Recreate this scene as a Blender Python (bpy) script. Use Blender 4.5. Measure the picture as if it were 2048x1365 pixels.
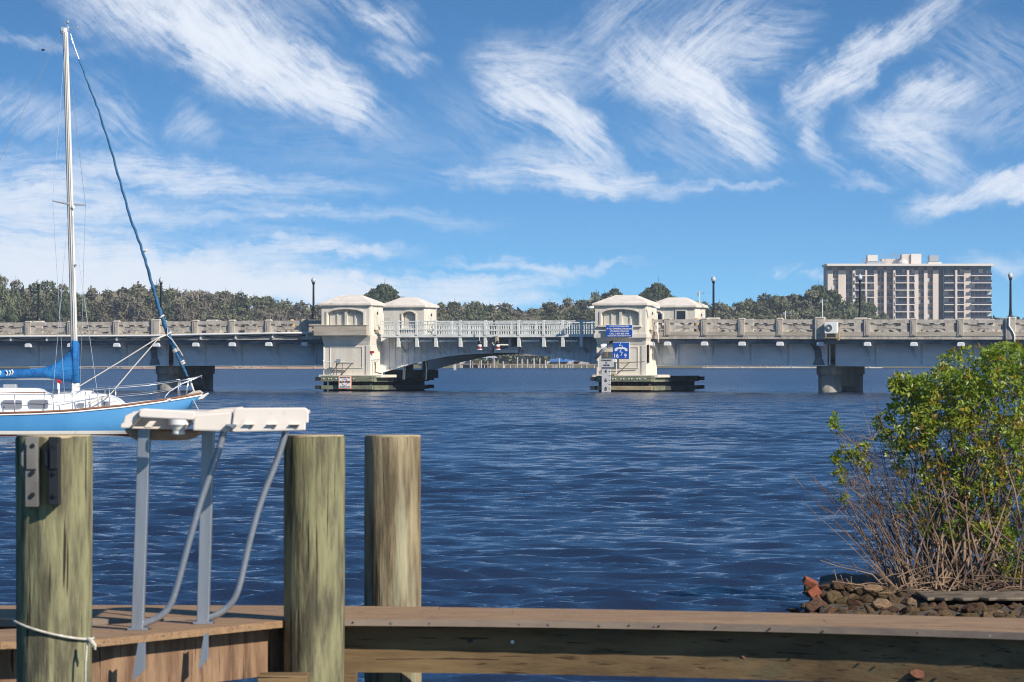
import bpy, math, random
import numpy as np
from mathutils import Vector, Matrix
for _o in list(bpy.data.objects): bpy.data.objects.remove(_o)
SC = bpy.context.scene
COL = SC.collection
R = math.radians
F = 8500.0                     # focal length in pixels of the 2048 px wide photograph
CH = 2.2                       # eye height above the water
HY = 720.0                     # image row of the horizon
# ---------------------------------------------------------------- camera
cd = bpy.data.cameras.new("camera")
cam = bpy.data.objects.new("camera", cd); COL.objects.link(cam)
cam.location = (0, 0, CH); cam.rotation_euler = (R(90), 0, 0)
cd.sensor_width = 36; cd.lens = 36 * F / 2048
cd.shift_y = (HY - 682.5) / 2048
cd.clip_start = 0.5; cd.clip_end = 9000
cd.dof.use_dof = True; cd.dof.focus_distance = 260; cd.dof.aperture_fstop = 20
SC.camera = cam
SC.render.engine = 'CYCLES'
SC.cycles.use_denoising = True
SC.cycles.denoising_prefilter = 'FAST'
SC.cycles.filter_width = 1.1
SC.cycles.max_bounces = 6
SC.cycles.transparent_max_bounces = 8
SC.cycles.volume_bounces = 0
SC.view_settings.view_transform = 'Standard'; SC.view_settings.look = 'None'
SC.view_settings.exposure = 0.30; SC.view_settings.gamma = 1
# ---------------------------------------------------------------- sun
SUN_AZ, SUN_EL = R(44), R(33)   # azimuth measured from behind the camera towards the right
sl = bpy.data.lights.new("sun", 'SUN'); sl.energy = 5.0; sl.angle = R(0.53); sl.color = (1.0, 0.93, 0.82)
sun = bpy.data.objects.new("sun", sl); COL.objects.link(sun)
SD = Vector((math.sin(SUN_AZ) * math.cos(SUN_EL), -math.cos(SUN_AZ) * math.cos(SUN_EL), math.sin(SUN_EL)))
sun.rotation_euler = SD.to_track_quat('Z', 'Y').to_euler(); sun.location = (60, -40, 60)
# ---------------------------------------------------------------- sky with cirrus
world = bpy.data.worlds.new("World"); SC.world = world; world.use_nodes = True
WN = world.node_tree.nodes; WL = world.node_tree.links; WN.clear()
def wn(t, **k):
    n = WN.new(t)
    for a, b in k.items(): setattr(n, a, b)
    return n
def wmath(op, a, b=None, c=None, clamp=False):
    n = wn('ShaderNodeMath', operation=op, use_clamp=clamp)
    for i, v in enumerate((a, b, c)):
        if v is None: continue
        if isinstance(v, (int, float)): n.inputs[i].default_value = v
        else: WL.new(v, n.inputs[i])
    return n.outputs[0]
tc = wn('ShaderNodeTexCoord'); sep = wn('ShaderNodeSeparateXYZ'); WL.new(tc.outputs['Generated'], sep.inputs[0])
X_, Y_, Z_ = sep.outputs
el = wmath('ARCSINE', Z_)
az = wmath('ARCTAN2', X_, Y_)
U_ = wmath('MULTIPLY', az, F / 1000); V_ = wmath('MULTIPLY', el, F / 1000)   # one unit = 6.7 degrees
# clear sky: the low band of the sky texture, read faster with height so that it deepens as the photograph's does
lo = wmath('MULTIPLY', wmath('MAXIMUM', Z_, 0.0), 4.6)
hi = wmath('MULTIPLY', wmath('MAXIMUM', wmath('SUBTRACT', Z_, 0.09), 0.0), 0.62 - 4.6 + 0.06)
zz = wmath('ADD', wmath('ADD', lo, hi), 0.072)
hor = wmath('SQRT', wmath('MAXIMUM', wmath('SUBTRACT', 1.0, wmath('MULTIPLY', zz, zz)), 0.001))
hl = wmath('SQRT', wmath('ADD', wmath('ADD', wmath('MULTIPLY', X_, X_), wmath('MULTIPLY', Y_, Y_)), 1e-5))
k_ = wmath('DIVIDE', hor, hl)
cmb = wn('ShaderNodeCombineXYZ')
WL.new(wmath('MULTIPLY', X_, k_), cmb.inputs[0]); WL.new(wmath('MULTIPLY', Y_, k_), cmb.inputs[1]); WL.new(zz, cmb.inputs[2])
sky = wn('ShaderNodeTexSky', sky_type='NISHITA', sun_disc=False)
sky.sun_elevation = SUN_EL; sky.sun_rotation = math.pi - SUN_AZ
sky.altitude = 0; sky.air_density = 1.0; sky.dust_density = 0.35; sky.ozone_density = 3.0
WL.new(cmb.outputs[0], sky.inputs['Vector'])
tint = wn('ShaderNodeMix', data_type='RGBA', blend_type='MULTIPLY'); tint.inputs[0].default_value = 1
WL.new(sky.outputs[0], tint.inputs[6]); tint.inputs[7].default_value = (0.73, 1.06, 1.22, 1)
hsv = wn('ShaderNodeHueSaturation'); hsv.inputs['Saturation'].default_value = 1.06; WL.new(tint.outputs[2], hsv.inputs['Color'])
# clouds: rotated soft ellipses in the direction (azimuth, elevation), torn by streaked noise
cuv = wn('ShaderNodeCombineXYZ'); WL.new(U_, cuv.inputs[0]); WL.new(V_, cuv.inputs[1])
def noise(vec, scale, detail=4, rough=0.55, dist=0.0, loc=(0, 0, 0), rot=0, sc=(1, 1, 1)):
    m = wn('ShaderNodeMapping', vector_type='TEXTURE'); m.inputs['Location'].default_value = loc; m.inputs['Rotation'].default_value = (0, 0, -rot); m.inputs['Scale'].default_value = tuple(1 / q for q in sc)
    WL.new(vec, m.inputs[0])
    n = wn('ShaderNodeTexNoise', noise_dimensions='2D'); n.inputs['Scale'].default_value = scale; n.inputs['Detail'].default_value = detail
    n.inputs['Roughness'].default_value = rough; n.inputs['Distortion'].default_value = dist
    WL.new(m.outputs[0], n.inputs['Vector']); return n
def vm(op, a, b):
    n = wn('ShaderNodeVectorMath', operation=op)
    for i, v in enumerate((a, b)):
        if isinstance(v, tuple): n.inputs[i].default_value = v
        else: WL.new(v, n.inputs[i])
    return n.outputs[0]
w1 = noise(cuv.outputs[0], 5.0, 5, 0.6)
warp = vm('MULTIPLY', vm('SUBTRACT', w1.outputs['Color'], (0.5, 0.5, 0.5)), (0.11, 0.09, 0))
w2 = noise(cuv.outputs[0], 22.0, 4, 0.6)
warp2 = vm('MULTIPLY', vm('SUBTRACT', w2.outputs['Color'], (0.5, 0.5, 0.5)), (0.035, 0.03, 0))
cw = vm('ADD', vm('ADD', cuv.outputs[0], warp), warp2)
# (px, py, half length, half width, angle downwards to the right in degrees, strength, streak family)
CLOUDS = [
 (330, 40, 330, 75, 28, 1.05, 0), (560, 150, 230, 52, 26, 1.0, 0), (660, 195, 90, 34, 20, .8, 0), (430, 30, 240, 80, 24, .75, 0),
 (780, 45, 80, 40, 25, .55, 0), (800, 130, 70, 22, 15, .5, 0), (700, 20, 150, 30, 20, .35, 0),
 (1060, 130, 110, 60, 8, .62, 2), (1090, 215, 130, 42, 55, .95, 0), (1170, 270, 110, 30, 40, .9, 0), (1030, 190, 90, 40, 60, .6, 0),
 (1420, 90, 160, 75, -55, .62, 1), (1400, 190, 190, 52, 40, .85, 0), (1310, 170, 130, 46, 25, .6, 0), (1440, 230, 130, 34, 42, .8, 0),
 (1520, 90, 120, 55, -25, .5, 2), (1300, 120, 150, 60, -15, .45, 1),
 (1730, 120, 190, 32, -36, .95, 1), (1640, 165, 80, 30, -30, .7, 1), (1600, 240, 80, 24, 70, .5, 0), (1640, 300, 70, 20, 50, .4, 0),
 (1870, 190, 110, 34, -15, .95, 1), (1820, 250, 120, 46, -10, .7, 2), (1840, 305, 130, 40, 30, .6, 0), (1760, 260, 90, 40, 25, .4, 0),
 (1130, 340, 130, 36, 8, .95, 2), (1240, 368, 140, 24, 5, .9, 2), (1010, 355, 140, 22, 0, .55, 2), (1460, 374, 110, 9, 0, .6, 2),
 (1740, 362, 70, 14, 5, .45, 2), (1960, 395, 130, 26, -12, .95, 1), (2040, 370, 80, 28, -15, .8, 1), (1880, 410, 70, 18, 10, .7, 2),
 (40, 380, 220, 60, 2, 1.1, 2), (330, 350, 160, 32, 6, .75, 2), (420, 375, 220, 34, 9, .5, 2), (240, 425, 330, 26, 4, .6, 2), (620, 370, 170, 22, 2, .35, 2),
 (650, 432, 150, 12, 2, .5, 2), (850, 440, 160, 16, 4, .28, 2), (590, 495, 150, 26, 3, .85, 2), (700, 508, 120, 14, 3, .8, 2),
 (100, 520, 420, 60, 4, 1.35, 2), (380, 560, 380, 42, 3, 1.05, 2), (700, 580, 300, 28, 3, 1.0, 2), (960, 568, 120, 14, 0, .95, 2), (1000, 600, 150, 22, 2, .8, 2),
 (200, 580, 520, 56, 0, 1.5, 2), (1060, 530, 200, 9, 0, .7, 2), (1080, 553, 80, 12, -5, .75, 2), (60, 470, 260, 50, 5, .6, 2),
 (90, 240, 150, 42, 12, .42, 1), (240, 230, 110, 40, 50, .4, 0), (390, 255, 50, 40, -50, .45, 1), (60, 80, 150, 14, 8, .3, 0),
 (1560, 553, 40, 8, -12, .5, 1), (1640, 560, 40, 8, -5, .45, 1), (1990, 530, 80, 14, 4, .5, 2), (1980, 120, 120, 60, 12, .28, 0), (2000, 240, 100, 60, -20, .3, 1),
 (1240, 20, 200, 40, -30, .35, 1), (1850, 40, 180, 40, -35, .3, 1), (1380, 300, 150, 50, 25, .2, 0), (950, 250, 120, 60, 30, .15, 0), (700, 300, 300, 60, 5, .14, 2),
]
fam = [None, None, None]
for (px, py, a, b, ang, st, f) in CLOUDS:
    m = wn('ShaderNodeMapping', vector_type='TEXTURE')
    m.inputs['Location'].default_value = ((px - 1024) / 1000, (HY - py) / 1000, 0)
    m.inputs['Rotation'].default_value = (0, 0, -R(ang)); m.inputs['Scale'].default_value = (a / 1000 * 1.45, b / 1000 * 1.65, 1)
    WL.new(cw, m.inputs[0])
    ln = wn('ShaderNodeVectorMath', operation='LENGTH'); WL.new(m.outputs[0], ln.inputs[0])
    mr = wn('ShaderNodeMapRange', interpolation_type='SMOOTHSTEP')
    mr.inputs[1].default_value = 0.05; mr.inputs[2].default_value = 1.0; mr.inputs[3].default_value = st; mr.inputs[4].default_value = 0
    WL.new(ln.outputs['Value'], mr.inputs[0])
    fam[f] = mr.outputs[0] if fam[f] is None else wmath('ADD', fam[f], mr.outputs[0])
# streak noises per family: 0 down to the right, 1 up to the right, 2 level
STR = [noise(cw, 7.0, 7, 0.6, 0.0, (3, 1, 0), R(32), (1.0, 3.0, 1)), noise(cw, 7.0, 7, 0.6, 0.0, (7, 5, 0), R(-34), (1.0, 3.0, 1)),
       noise(cw, 6.0, 7, 0.6, 0.0, (1, 9, 0), R(4), (1.0, 4.0, 1))]
cf = vm('ADD', cuv.outputs[0], vm('MULTIPLY', vm('SUBTRACT', noise(cuv.outputs[0], 3.2, 2, 0.5).outputs['Color'], (0.5, 0.5, 0.5)), (0.09, 0.09, 0)))
FIB = [noise(cf, 10.0, 6, 0.60, 0.0, (2, 4, 0), R(36), (1.0, 7.0, 1)), noise(cf, 10.0, 8, 0.68, 0.0, (5, 2, 0), R(-38), (1.0, 7.0, 1)), noise(cf, 8.0, 8, 0.68, 0.0, (8, 3, 0), R(3), (1.0, 9.0, 1))]
fine = noise(cw, 60.0, 4, 0.7, 0.2, (0, 0, 0), R(10), (1, 2.4, 1))
tot = None
for f in range(3):
    s = wmath('MULTIPLY', wmath('SUBTRACT', STR[f].outputs['Fac'], 0.5), 1.9)
    s = wmath('ADD', s, wmath('MULTIPLY', wmath('SUBTRACT', FIB[f].outputs['Fac'], 0.5), 2.0))
    s = wmath('ADD', wmath('ADD', s, wmath('MULTIPLY', wmath('SUBTRACT', fine.outputs['Fac'], 0.5), 0.4)), 0.48)
    d = wmath('MULTIPLY', fam[f], wmath('ADD', wmath('MULTIPLY', fam[f], 0.26), wmath('MAXIMUM', s, 0.0)))
    tot = d if tot is None else wmath('ADD', tot, d)
cm = wn('ShaderNodeMapRange', interpolation_type='LINEAR')
cm.inputs[1].default_value = 0.0; cm.inputs[2].default_value = 1.0; cm.inputs[3].default_value = 0; cm.inputs[4].default_value = 0.92
WL.new(wmath('SUBTRACT', 1.0, wmath('POWER', 2.718, wmath('MULTIPLY', tot, -1.35))), cm.inputs[0])
mixc = wn('ShaderNodeMix', data_type='RGBA'); WL.new(cm.outputs[0], mixc.inputs[0]); WL.new(hsv.outputs[0], mixc.inputs[6])
mixc.inputs[7].default_value = (7.5, 7.9, 8.5, 1)
bg = wn('ShaderNodeBackground'); WL.new(mixc.outputs[2], bg.inputs[0]); bg.inputs[1].default_value = 0.102
wo = wn('ShaderNodeOutputWorld'); WL.new(bg.outputs[0], wo.inputs[0])
# ---------------------------------------------------------------- helpers
def link(o): COL.objects.link(o); return o
ORG = {}
def tag(o, label=None, cat=None, group=None, kind=None):
    if label: o['label'] = label
    if cat: o['category'] = cat
    if group: o['group'] = group
    if kind: o['kind'] = kind
    return o
def thing(name, label, cat, loc=(0, 0, 0), rotz=0.0, group=None, org=(0, 0, 0)):
    o = link(bpy.data.objects.new(name, None)); o.empty_display_size = 0.2
    o.location = loc; o.rotation_euler = (0, 0, rotz); ORG[o.name] = Vector(org)
    return tag(o, label, cat, group)
class MB:
    def __init__(s): s.v = []; s.f = []
    def add(s, vs, fs):
        n = len(s.v); s.v += [tuple(v) for v in vs]; s.f += [tuple(i + n for i in f) for f in fs]; return s
    def box(s, x0, x1, y0, y1, z0, z1):
        return s.add([(x0, y0, z0), (x1, y0, z0), (x1, y1, z0), (x0, y1, z0), (x0, y0, z1), (x1, y0, z1), (x1, y1, z1), (x0, y1, z1)],
                     [(0, 3, 2, 1), (4, 5, 6, 7), (0, 1, 5, 4), (1, 2, 6, 5), (2, 3, 7, 6), (3, 0, 4, 7)])
    def frus(s, a, z0, b, z1):     # a, b = (x0,x1,y0,y1)
        return s.add([(a[0], a[2], z0), (a[1], a[2], z0), (a[1], a[3], z0), (a[0], a[3], z0), (b[0], b[2], z1), (b[1], b[2], z1), (b[1], b[3], z1), (b[0], b[3], z1)],
                     [(0, 3, 2, 1), (4, 5, 6, 7), (0, 1, 5, 4), (1, 2, 6, 5), (2, 3, 7, 6), (3, 0, 4, 7)])
    def prism(s, poly, a0, a1, axis='y'):   # polygon in the two other axes, extruded along axis
        n = len(poly)
        def P(p, a): return {'y': (p[0], a, p[1]), 'x': (a, p[0], p[1]), 'z': (p[0], p[1], a)}[axis]
        vs = [P(p, a0) for p in poly] + [P(p, a1) for p in poly]
        ar = sum(poly[i][0] * poly[(i + 1) % n][1] - poly[(i + 1) % n][0] * poly[i][1] for i in range(n))
        flip = (ar > 0) == (axis != 'y')
        fs = [tuple(range(n)), tuple(range(2 * n - 1, n - 1, -1))] + [(i, n + i, n + (i + 1) % n, (i + 1) % n) for i in range(n)]
        if flip: fs = [tuple(reversed(f)) for f in fs]
        return s.add(vs, fs)
    def tube(s, pts, r, n=8, caps=True):
        pts = [Vector(p) for p in pts]; m = len(pts)
        rs = r if isinstance(r, (list, tuple)) else [r] * m
        base = len(s.v); up = None
        for i, p in enumerate(pts):
            d = (pts[min(i + 1, m - 1)] - pts[max(i - 1, 0)])
            d = d.normalized() if d.length > 1e-9 else Vector((0, 0, 1))
            if up is None: up = Vector((0, 0, 1)) if abs(d.z) < 0.9 else Vector((1, 0, 0))
            a = d.cross(up)
            if a.length < 1e-6: a = d.cross(Vector((0, 1, 0)))
            a.normalize(); b = a.cross(d).normalized(); up = b
            for k in range(n):
                t = 2 * math.pi * k / n; q = p + (a * math.cos(t) + b * math.sin(t)) * rs[i]; s.v.append(tuple(q))
        for i in range(m - 1):
            for k in range(n):
                a0 = base + i * n + k; a1 = base + i * n + (k + 1) % n
                s.f.append((a0, a1, a1 + n, a0 + n))
        if caps:
            s.f.append(tuple(base + k for k in reversed(range(n)))); s.f.append(tuple(base + (m - 1) * n + k for k in range(n)))
        return s
    def lathe(s, prof, cx=0, cy=0, n=20, cap=True):   # prof = [(r,z)...] bottom to top
        base = len(s.v); m = len(prof)
        for (r, z) in prof:
            for k in range(n):
                t = 2 * math.pi * k / n; s.v.append((cx + r * math.cos(t), cy + r * math.sin(t), z))
        for i in range(m - 1):
            for k in range(n):
                a0 = base + i * n + k; a1 = base + i * n + (k + 1) % n
                s.f.append((a0, a1, a1 + n, a0 + n))
        if cap:
            s.f.append(tuple(base + k for k in reversed(range(n)))); s.f.append(tuple(base + (m - 1) * n + k for k in range(n)))
        return s
    def build(s, name, mat, parent=None, smooth=False, bevel=0.0, org=None):
        o_ = org if org is not None else (ORG.get(parent.name, Vector((0, 0, 0))) if parent is not None else Vector((0, 0, 0)))
        me = bpy.data.meshes.new(name)
        me.from_pydata([(v[0] - o_[0], v[1] - o_[1], v[2] - o_[2]) for v in s.v], [], s.f); me.update()
        if mat is not None: me.materials.append(mat)
        if smooth: me.shade_smooth()
        ob = link(bpy.data.objects.new(name, me))
        if parent is not None: ob.parent = parent
        if bevel:
            m = ob.modifiers.new('bevel', 'BEVEL'); m.width = bevel; m.segments = 2; m.limit_method = 'ANGLE'
        return ob
def copy_tree(o, parent=None):
    c = link(o.copy()); c.parent = parent
    for ch in list(o.children): copy_tree(ch, c)
    return c
def inst(o, loc, parent):      # another copy of a part, moved by loc
    c = link(o.copy()); c.parent = parent; c.location = Vector(o.location) + Vector(loc); return c
def text(body, name, size, mat, parent, loc, ext=0.004, wid=None):
    """lettering standing in the x-z plane, turned into a plain mesh; wid stretches the line to that width"""
    cu = bpy.data.curves.new(name, 'FONT'); cu.body = body; cu.size = size; cu.extrude = ext; cu.offset = size * 0.018
    cu.align_x = 'CENTER'; cu.align_y = 'CENTER'; cu.resolution_u = 3
    t = bpy.data.objects.new(name, cu); COL.objects.link(t); bpy.context.view_layer.update()
    me = bpy.data.meshes.new_from_object(t); bpy.data.objects.remove(t); bpy.data.curves.remove(cu)
    n = len(me.vertices); co = np.empty(n * 3, np.float32); me.vertices.foreach_get('co', co); co = co.reshape(-1, 3)
    w = co[:, 0].max() - co[:, 0].min(); k = (wid / w) if wid else 1.0
    me.vertices.foreach_set('co', np.stack([co[:, 0] * k, -co[:, 2], co[:, 1]], 1).astype(np.float32).ravel()); me.update()
    me.materials.clear(); me.materials.append(mat)
    o = link(bpy.data.objects.new(name, me)); o.parent = parent; o.location = loc; return o
def P(px, py, D):              # the point at depth D behind image position px, py
    return Vector(((px - 1024) / F * D, D, CH - (py - HY) / F * D))
def G(px, py, z=0.0):          # the point of height z behind image position px, py
    D = (CH - z) * F / (py - HY); return Vector(((px - 1024) / F * D, D, z))
# ---------------------------------------------------------------- materials
def mat(name, col, rough=0.7, var=0.0, vscale=3.0, stretch=(1, 1, 1), col2=None, bump=0.0, bscale=20.0, bstretch=None, metal=0.0, spec=0.4, coord='Object', stain=None, detail=5, blo=0.35, bhi=0.65, rand=0.0, crack=None):
    m = bpy.data.materials.new(name); m.use_nodes = True
    nt = m.node_tree; N = nt.nodes; L = nt.links; b = N['Principled BSDF']
    b.inputs['Roughness'].default_value = rough; b.inputs['Metallic'].default_value = metal; b.inputs['Specular IOR Level'].default_value = spec
    c1 = (*col, 1); b.inputs['Base Color'].default_value = c1
    t = N.new('ShaderNodeTexCoord')
    def nz(sc, st, det=detail, rg=0.6):
        mp = N.new('ShaderNodeMapping'); mp.inputs['Scale'].default_value = st; L.new(t.outputs[coord], mp.inputs[0])
        n = N.new('ShaderNodeTexNoise'); n.inputs['Scale'].default_value = sc; n.inputs['Detail'].default_value = det; n.inputs['Roughness'].default_value = rg
        L.new(mp.outputs[0], n.inputs['Vector']); return n
    cur = None
    if col2 is not None:
        n = nz(vscale, stretch); r = N.new('ShaderNodeValToRGB'); r.color_ramp.elements[0].position = blo; r.color_ramp.elements[1].position = bhi
        r.color_ramp.elements[0].color = c1; r.color_ramp.elements[1].color = (*col2, 1)
        L.new(n.outputs['Fac'], r.inputs[0]); cur = r.outputs[0]
    if stain is not None:      # (colour, scale, stretch, threshold)
        n = nz(stain[1], stain[2]); r = N.new('ShaderNodeMapRange'); r.inputs[1].default_value = stain[3]; r.inputs[2].default_value = stain[3] + 0.16
        L.new(n.outputs['Fac'], r.inputs[0]); mx = N.new('ShaderNodeMix'); mx.data_type = 'RGBA'
        L.new(r.outputs[0], mx.inputs[0])
        if cur is None: mx.inputs[6].default_value = c1
        else: L.new(cur, mx.inputs[6])
        mx.inputs[7].default_value = (*stain[0], 1); cur = mx.outputs[2]
    if crack is not None:      # (colour, scale, stretch, threshold)
        n = nz(crack[1], crack[2], 3, .5); r = N.new('ShaderNodeMapRange'); r.inputs[1].default_value = crack[3]; r.inputs[2].default_value = crack[3] + .05
        L.new(n.outputs['Fac'], r.inputs[0]); mx = N.new('ShaderNodeMix'); mx.data_type = 'RGBA'; L.new(r.outputs[0], mx.inputs[0])
        if cur is None: mx.inputs[6].default_value = c1
        else: L.new(cur, mx.inputs[6])
        mx.inputs[7].default_value = (*crack[0], 1); cur = mx.outputs[2]
    if rand:
        oi = N.new('ShaderNodeObjectInfo'); hs = N.new('ShaderNodeHueSaturation')
        mr = N.new('ShaderNodeMapRange'); mr.inputs[3].default_value = 1 - rand; mr.inputs[4].default_value = 1 + rand; L.new(oi.outputs['Random'], mr.inputs[0])
        L.new(mr.outputs[0], hs.inputs['Value'])
        mr2 = N.new('ShaderNodeMapRange'); mr2.inputs[3].default_value = 0.5 - rand * 0.07; mr2.inputs[4].default_value = 0.5 + rand * 0.05
        mm = N.new('ShaderNodeMath'); mm.operation = 'FRACT'; m7 = N.new('ShaderNodeMath'); m7.operation = 'MULTIPLY'; m7.inputs[1].default_value = 7.13
        L.new(oi.outputs['Random'], m7.inputs[0]); L.new(m7.outputs[0], mm.inputs[0]); L.new(mm.outputs[0], mr2.inputs[0]); L.new(mr2.outputs[0], hs.inputs['Hue'])
        if cur is None: hs.inputs['Color'].default_value = c1
        else: L.new(cur, hs.inputs['Color'])
        cur = hs.outputs[0]
    if cur is not None: L.new(cur, b.inputs['Base Color'])
    if bump:
        n = nz(bscale, bstretch or stretch, 6, 0.65); bp = N.new('ShaderNodeBump'); bp.inputs['Strength'].default_value = 1.0; bp.inputs['Distance'].default_value = bump
        L.new(n.outputs['Fac'], bp.inputs['Height']); L.new(bp.outputs[0], b.inputs['Normal'])
    return m
M = {}
M['concrete'] = mat('old_concrete', (.56, .50, .42), .85, col2=(.34, .29, .24), vscale=1.8, stretch=(1, 1, .5), bump=.02, bscale=8, stain=((.16, .13, .11), 1.3, (2.5, 2.5, .6), .60))
M['kerb'] = mat('rust_stained_concrete', (.50, .44, .35), .85, col2=(.36, .30, .23), vscale=1.2, stretch=(.5, 1, 3), stain=((.42, .24, .12), .5, (1, 1, 6), .60), bump=.015, bscale=9)
M['stucco'] = mat('tan_stucco', (.72, .66, .555), .85, col2=(.62, .555, .455), vscale=1.2, stretch=(2, 2, .35), bump=.008, bscale=14, stain=((.36, .29, .22), 1.0, (3.5, 3.5, .22), .58))
M['roof'] = mat('weathered_roof', (.74, .67, .575), .8, col2=(.62, .54, .45), vscale=1.5, bump=.01, bscale=10, stain=((.30, .22, .17), 1.4, (1, 1, 3), .62))
M['girder'] = mat('grey_girder_paint', (.74, .745, .735), .6, col2=(.62, .63, .63), vscale=.8, stretch=(.6, 1, 2), stain=((.38, .36, .33), 1.0, (2, 2, .4), .62))
M['slab'] = mat('dark_slab_haunch_shade', (.22, .23, .24), .8, col2=(.11, .12, .13), vscale=1.5, stretch=(1, 1, 3))
M['steel'] = mat('light_bridge_paint', (.76, .75, .69), .5, col2=(.57, .575, .53), vscale=1.5, stain=((.40, .33, .25), 2.5, (1, 1, 1), .68))
M['pier'] = mat('wet_pier_concrete', (.38, .34, .28), .8, col2=(.24, .23, .21), vscale=1.2, stretch=(1, 1, .6), stain=((.10, .10, .09), .9, (1.4, 1.4, .4), .56), bump=.02, bscale=6)
M['timber_green'] = mat('green_timber', (.23, .24, .15), .85, col2=(.12, .125, .08), vscale=1.2, stretch=(1, 1, 5), stain=((.45, .44, .38), 3, (1, 1, 2), .62))
M['timber_tan'] = mat('tan_timber', (.42, .32, .18), .8, col2=(.25, .20, .12), vscale=1.0, stretch=(1, 1, 6))
M['timber_dark'] = mat('dark_timber', (.035, .035, .035), .8, col2=(.02, .02, .022), vscale=2, stretch=(2, 2, .5))
M['timber_shade'] = mat('timber_painted_shade', (.07, .085, .075), .8, col2=(.035, .04, .04), vscale=1, stretch=(1, .4, 3))  # darkened timber colour that paints the shade under the bridge
M['black'] = mat('black_metal', (.012, .012, .015), .45)
M['glass_globe'] = mat('frosted_globe', (.45, .47, .48), .15, spec=.8)
M['white'] = mat('white_paint', (.80, .80, .77), .45, col2=(.72, .72, .68), vscale=2)
M['conduit'] = mat('white_conduit', (.78, .76, .72), .45, col2=(.68, .65, .6), vscale=1)
M['sign_blue'] = mat('sign_blue', (.012, .085, .42), .45)
M['sign_white'] = mat('sign_white', (.80, .80, .78), .5)
M['sign_grey'] = mat('gauge_board', (.62, .60, .57), .6, col2=(.52, .50, .48), vscale=3)
M['sign_orange'] = mat('sign_orange', (.75, .22, .06), .5)
M['ink'] = mat('black_ink', (.02, .02, .02), .6)
M['red'] = mat('signal_red', (.45, .02, .02), .5)
M['lens_red'] = mat('dull_red_lens', (.22, .03, .02), .4)
M['grey_metal'] = mat('grey_metal', (.36, .38, .40), .5, metal=.3)
M['pipe_dark'] = mat('brown_pipe', (.14, .11, .09), .6)
M['glass'] = mat('dark_window_glass', (.03, .045, .06), .12, spec=.7)
M['shutter'] = mat('painted_shutter', (.60, .57, .48), .6, col2=(.54, .50, .42), vscale=3)
# ================================================================ THE BRIDGE (its own frame: s along the road, off away from the viewer, z up)
YAW = R(18); CA, SA = math.cos(YAW), math.sin(YAW); D0 = F / 29
def S(px, off=0.0):
    q = (px - 1024) / F; return (q * (D0 + off * CA) - off * SA) / (CA + q * SA)
def DP(s, off): return D0 - s * SA + off * CA
def Z(py, px, off=0.0): return CH - (py - HY) / F * DP(S(px, off), off)
def BW(s, off, z): return Vector((s * CA + off * SA, D0 - s * SA + off * CA, z))
def bthing(name, label, cat, s, off, z, group=None):
    return thing(name, label, cat, BW(s, off, z), -YAW, group, (s, off, z))
W_ = 11.7                                    # width of the bridge over the railings
def slope(s): return -0.0035 * max(0.0, abs(s - S(985)) - 14)
ZT = 4.97                                    # top of the concrete rail
def rail_panel(L, H):                        # pierced concrete panel: tapered arms, crossed straps, in x 0..L, z 0..H
    m = MB(); y0, y1 = 0.06, 0.20; c = L / 2; h = H
    m.prism([(0, .20 * h), (0, .80 * h), (c - .10 * L, .60 * h), (c - .10 * L, .40 * h)], y0, y1)
    m.prism([(L, .20 * h), (L, .80 * h), (c + .10 * L, .60 * h), (c + .10 * L, .40 * h)], y0, y1)
    w = .055 * L
    for sgn in (1, -1):
        x0, x1 = (c - .15 * L, c + .15 * L) if sgn > 0 else (c + .15 * L, c - .15 * L)
        m.prism([(x0 - w, 0), (x0 + w, 0), (x1 + w, h), (x1 - w, h)], y0 + .003 * sgn, y1 - .003 * sgn)
    m.box(c - .10 * L - .02, c + .10 * L + .02, y0 - .02, y1 + .02, .38 * h, .62 * h)
    m.box(0, .09 * L, y0 - .006, y1 + .006, 0, h); m.box(L - .09 * L, L, y0 - .006, y1 + .006, 0, h)
    return m
def post_mb(w, zt, zb, o0=-.08, o1=.34):
    m = MB(); m.box(-w / 2, w / 2, o0, o1, zb, zt - .07)
    m.frus((-w / 2 - .03, w / 2 + .03, o0 - .03, o1 + .03), zt - .07, (-w / 2 + .05, w / 2 - .05, o0 + .05, o1 - .05), zt + .03)
    m.box(-w * .22, w * .22, o0 - .025, o0 + .01, zb + .05, zt - .14)
    return m
def bracket_mb(zt=3.30, zl=2.2, ow=1.47, w=.34):
    pts = [(.02, zt + .14), (.02, zt - .10), (.22, zt - .12)]
    for k in range(7):
        a = k / 6 * math.pi / 2; pts.append((.22 + (ow - .26) * math.sin(a), zt - .14 - (zt - .14 - zl) * (1 - math.cos(a))))
    pts += [(ow, zl), (ow, zt + .14)]
    m = MB(); m.prism(pts, -w / 2, w / 2, 'x'); m.box(-w / 2 - .05, w / 2 + .05, -.04, .26, zt - .12, zt + .10); return m
def web_mb(s0, s1, off, zt, zb, n=24):
    m = MB(); m.box(s0, s1, off, off + .3, zb + .06, zt)
    m.box(s0, s1, off - .10, off + .40, zb, zb + .07); return m
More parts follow.
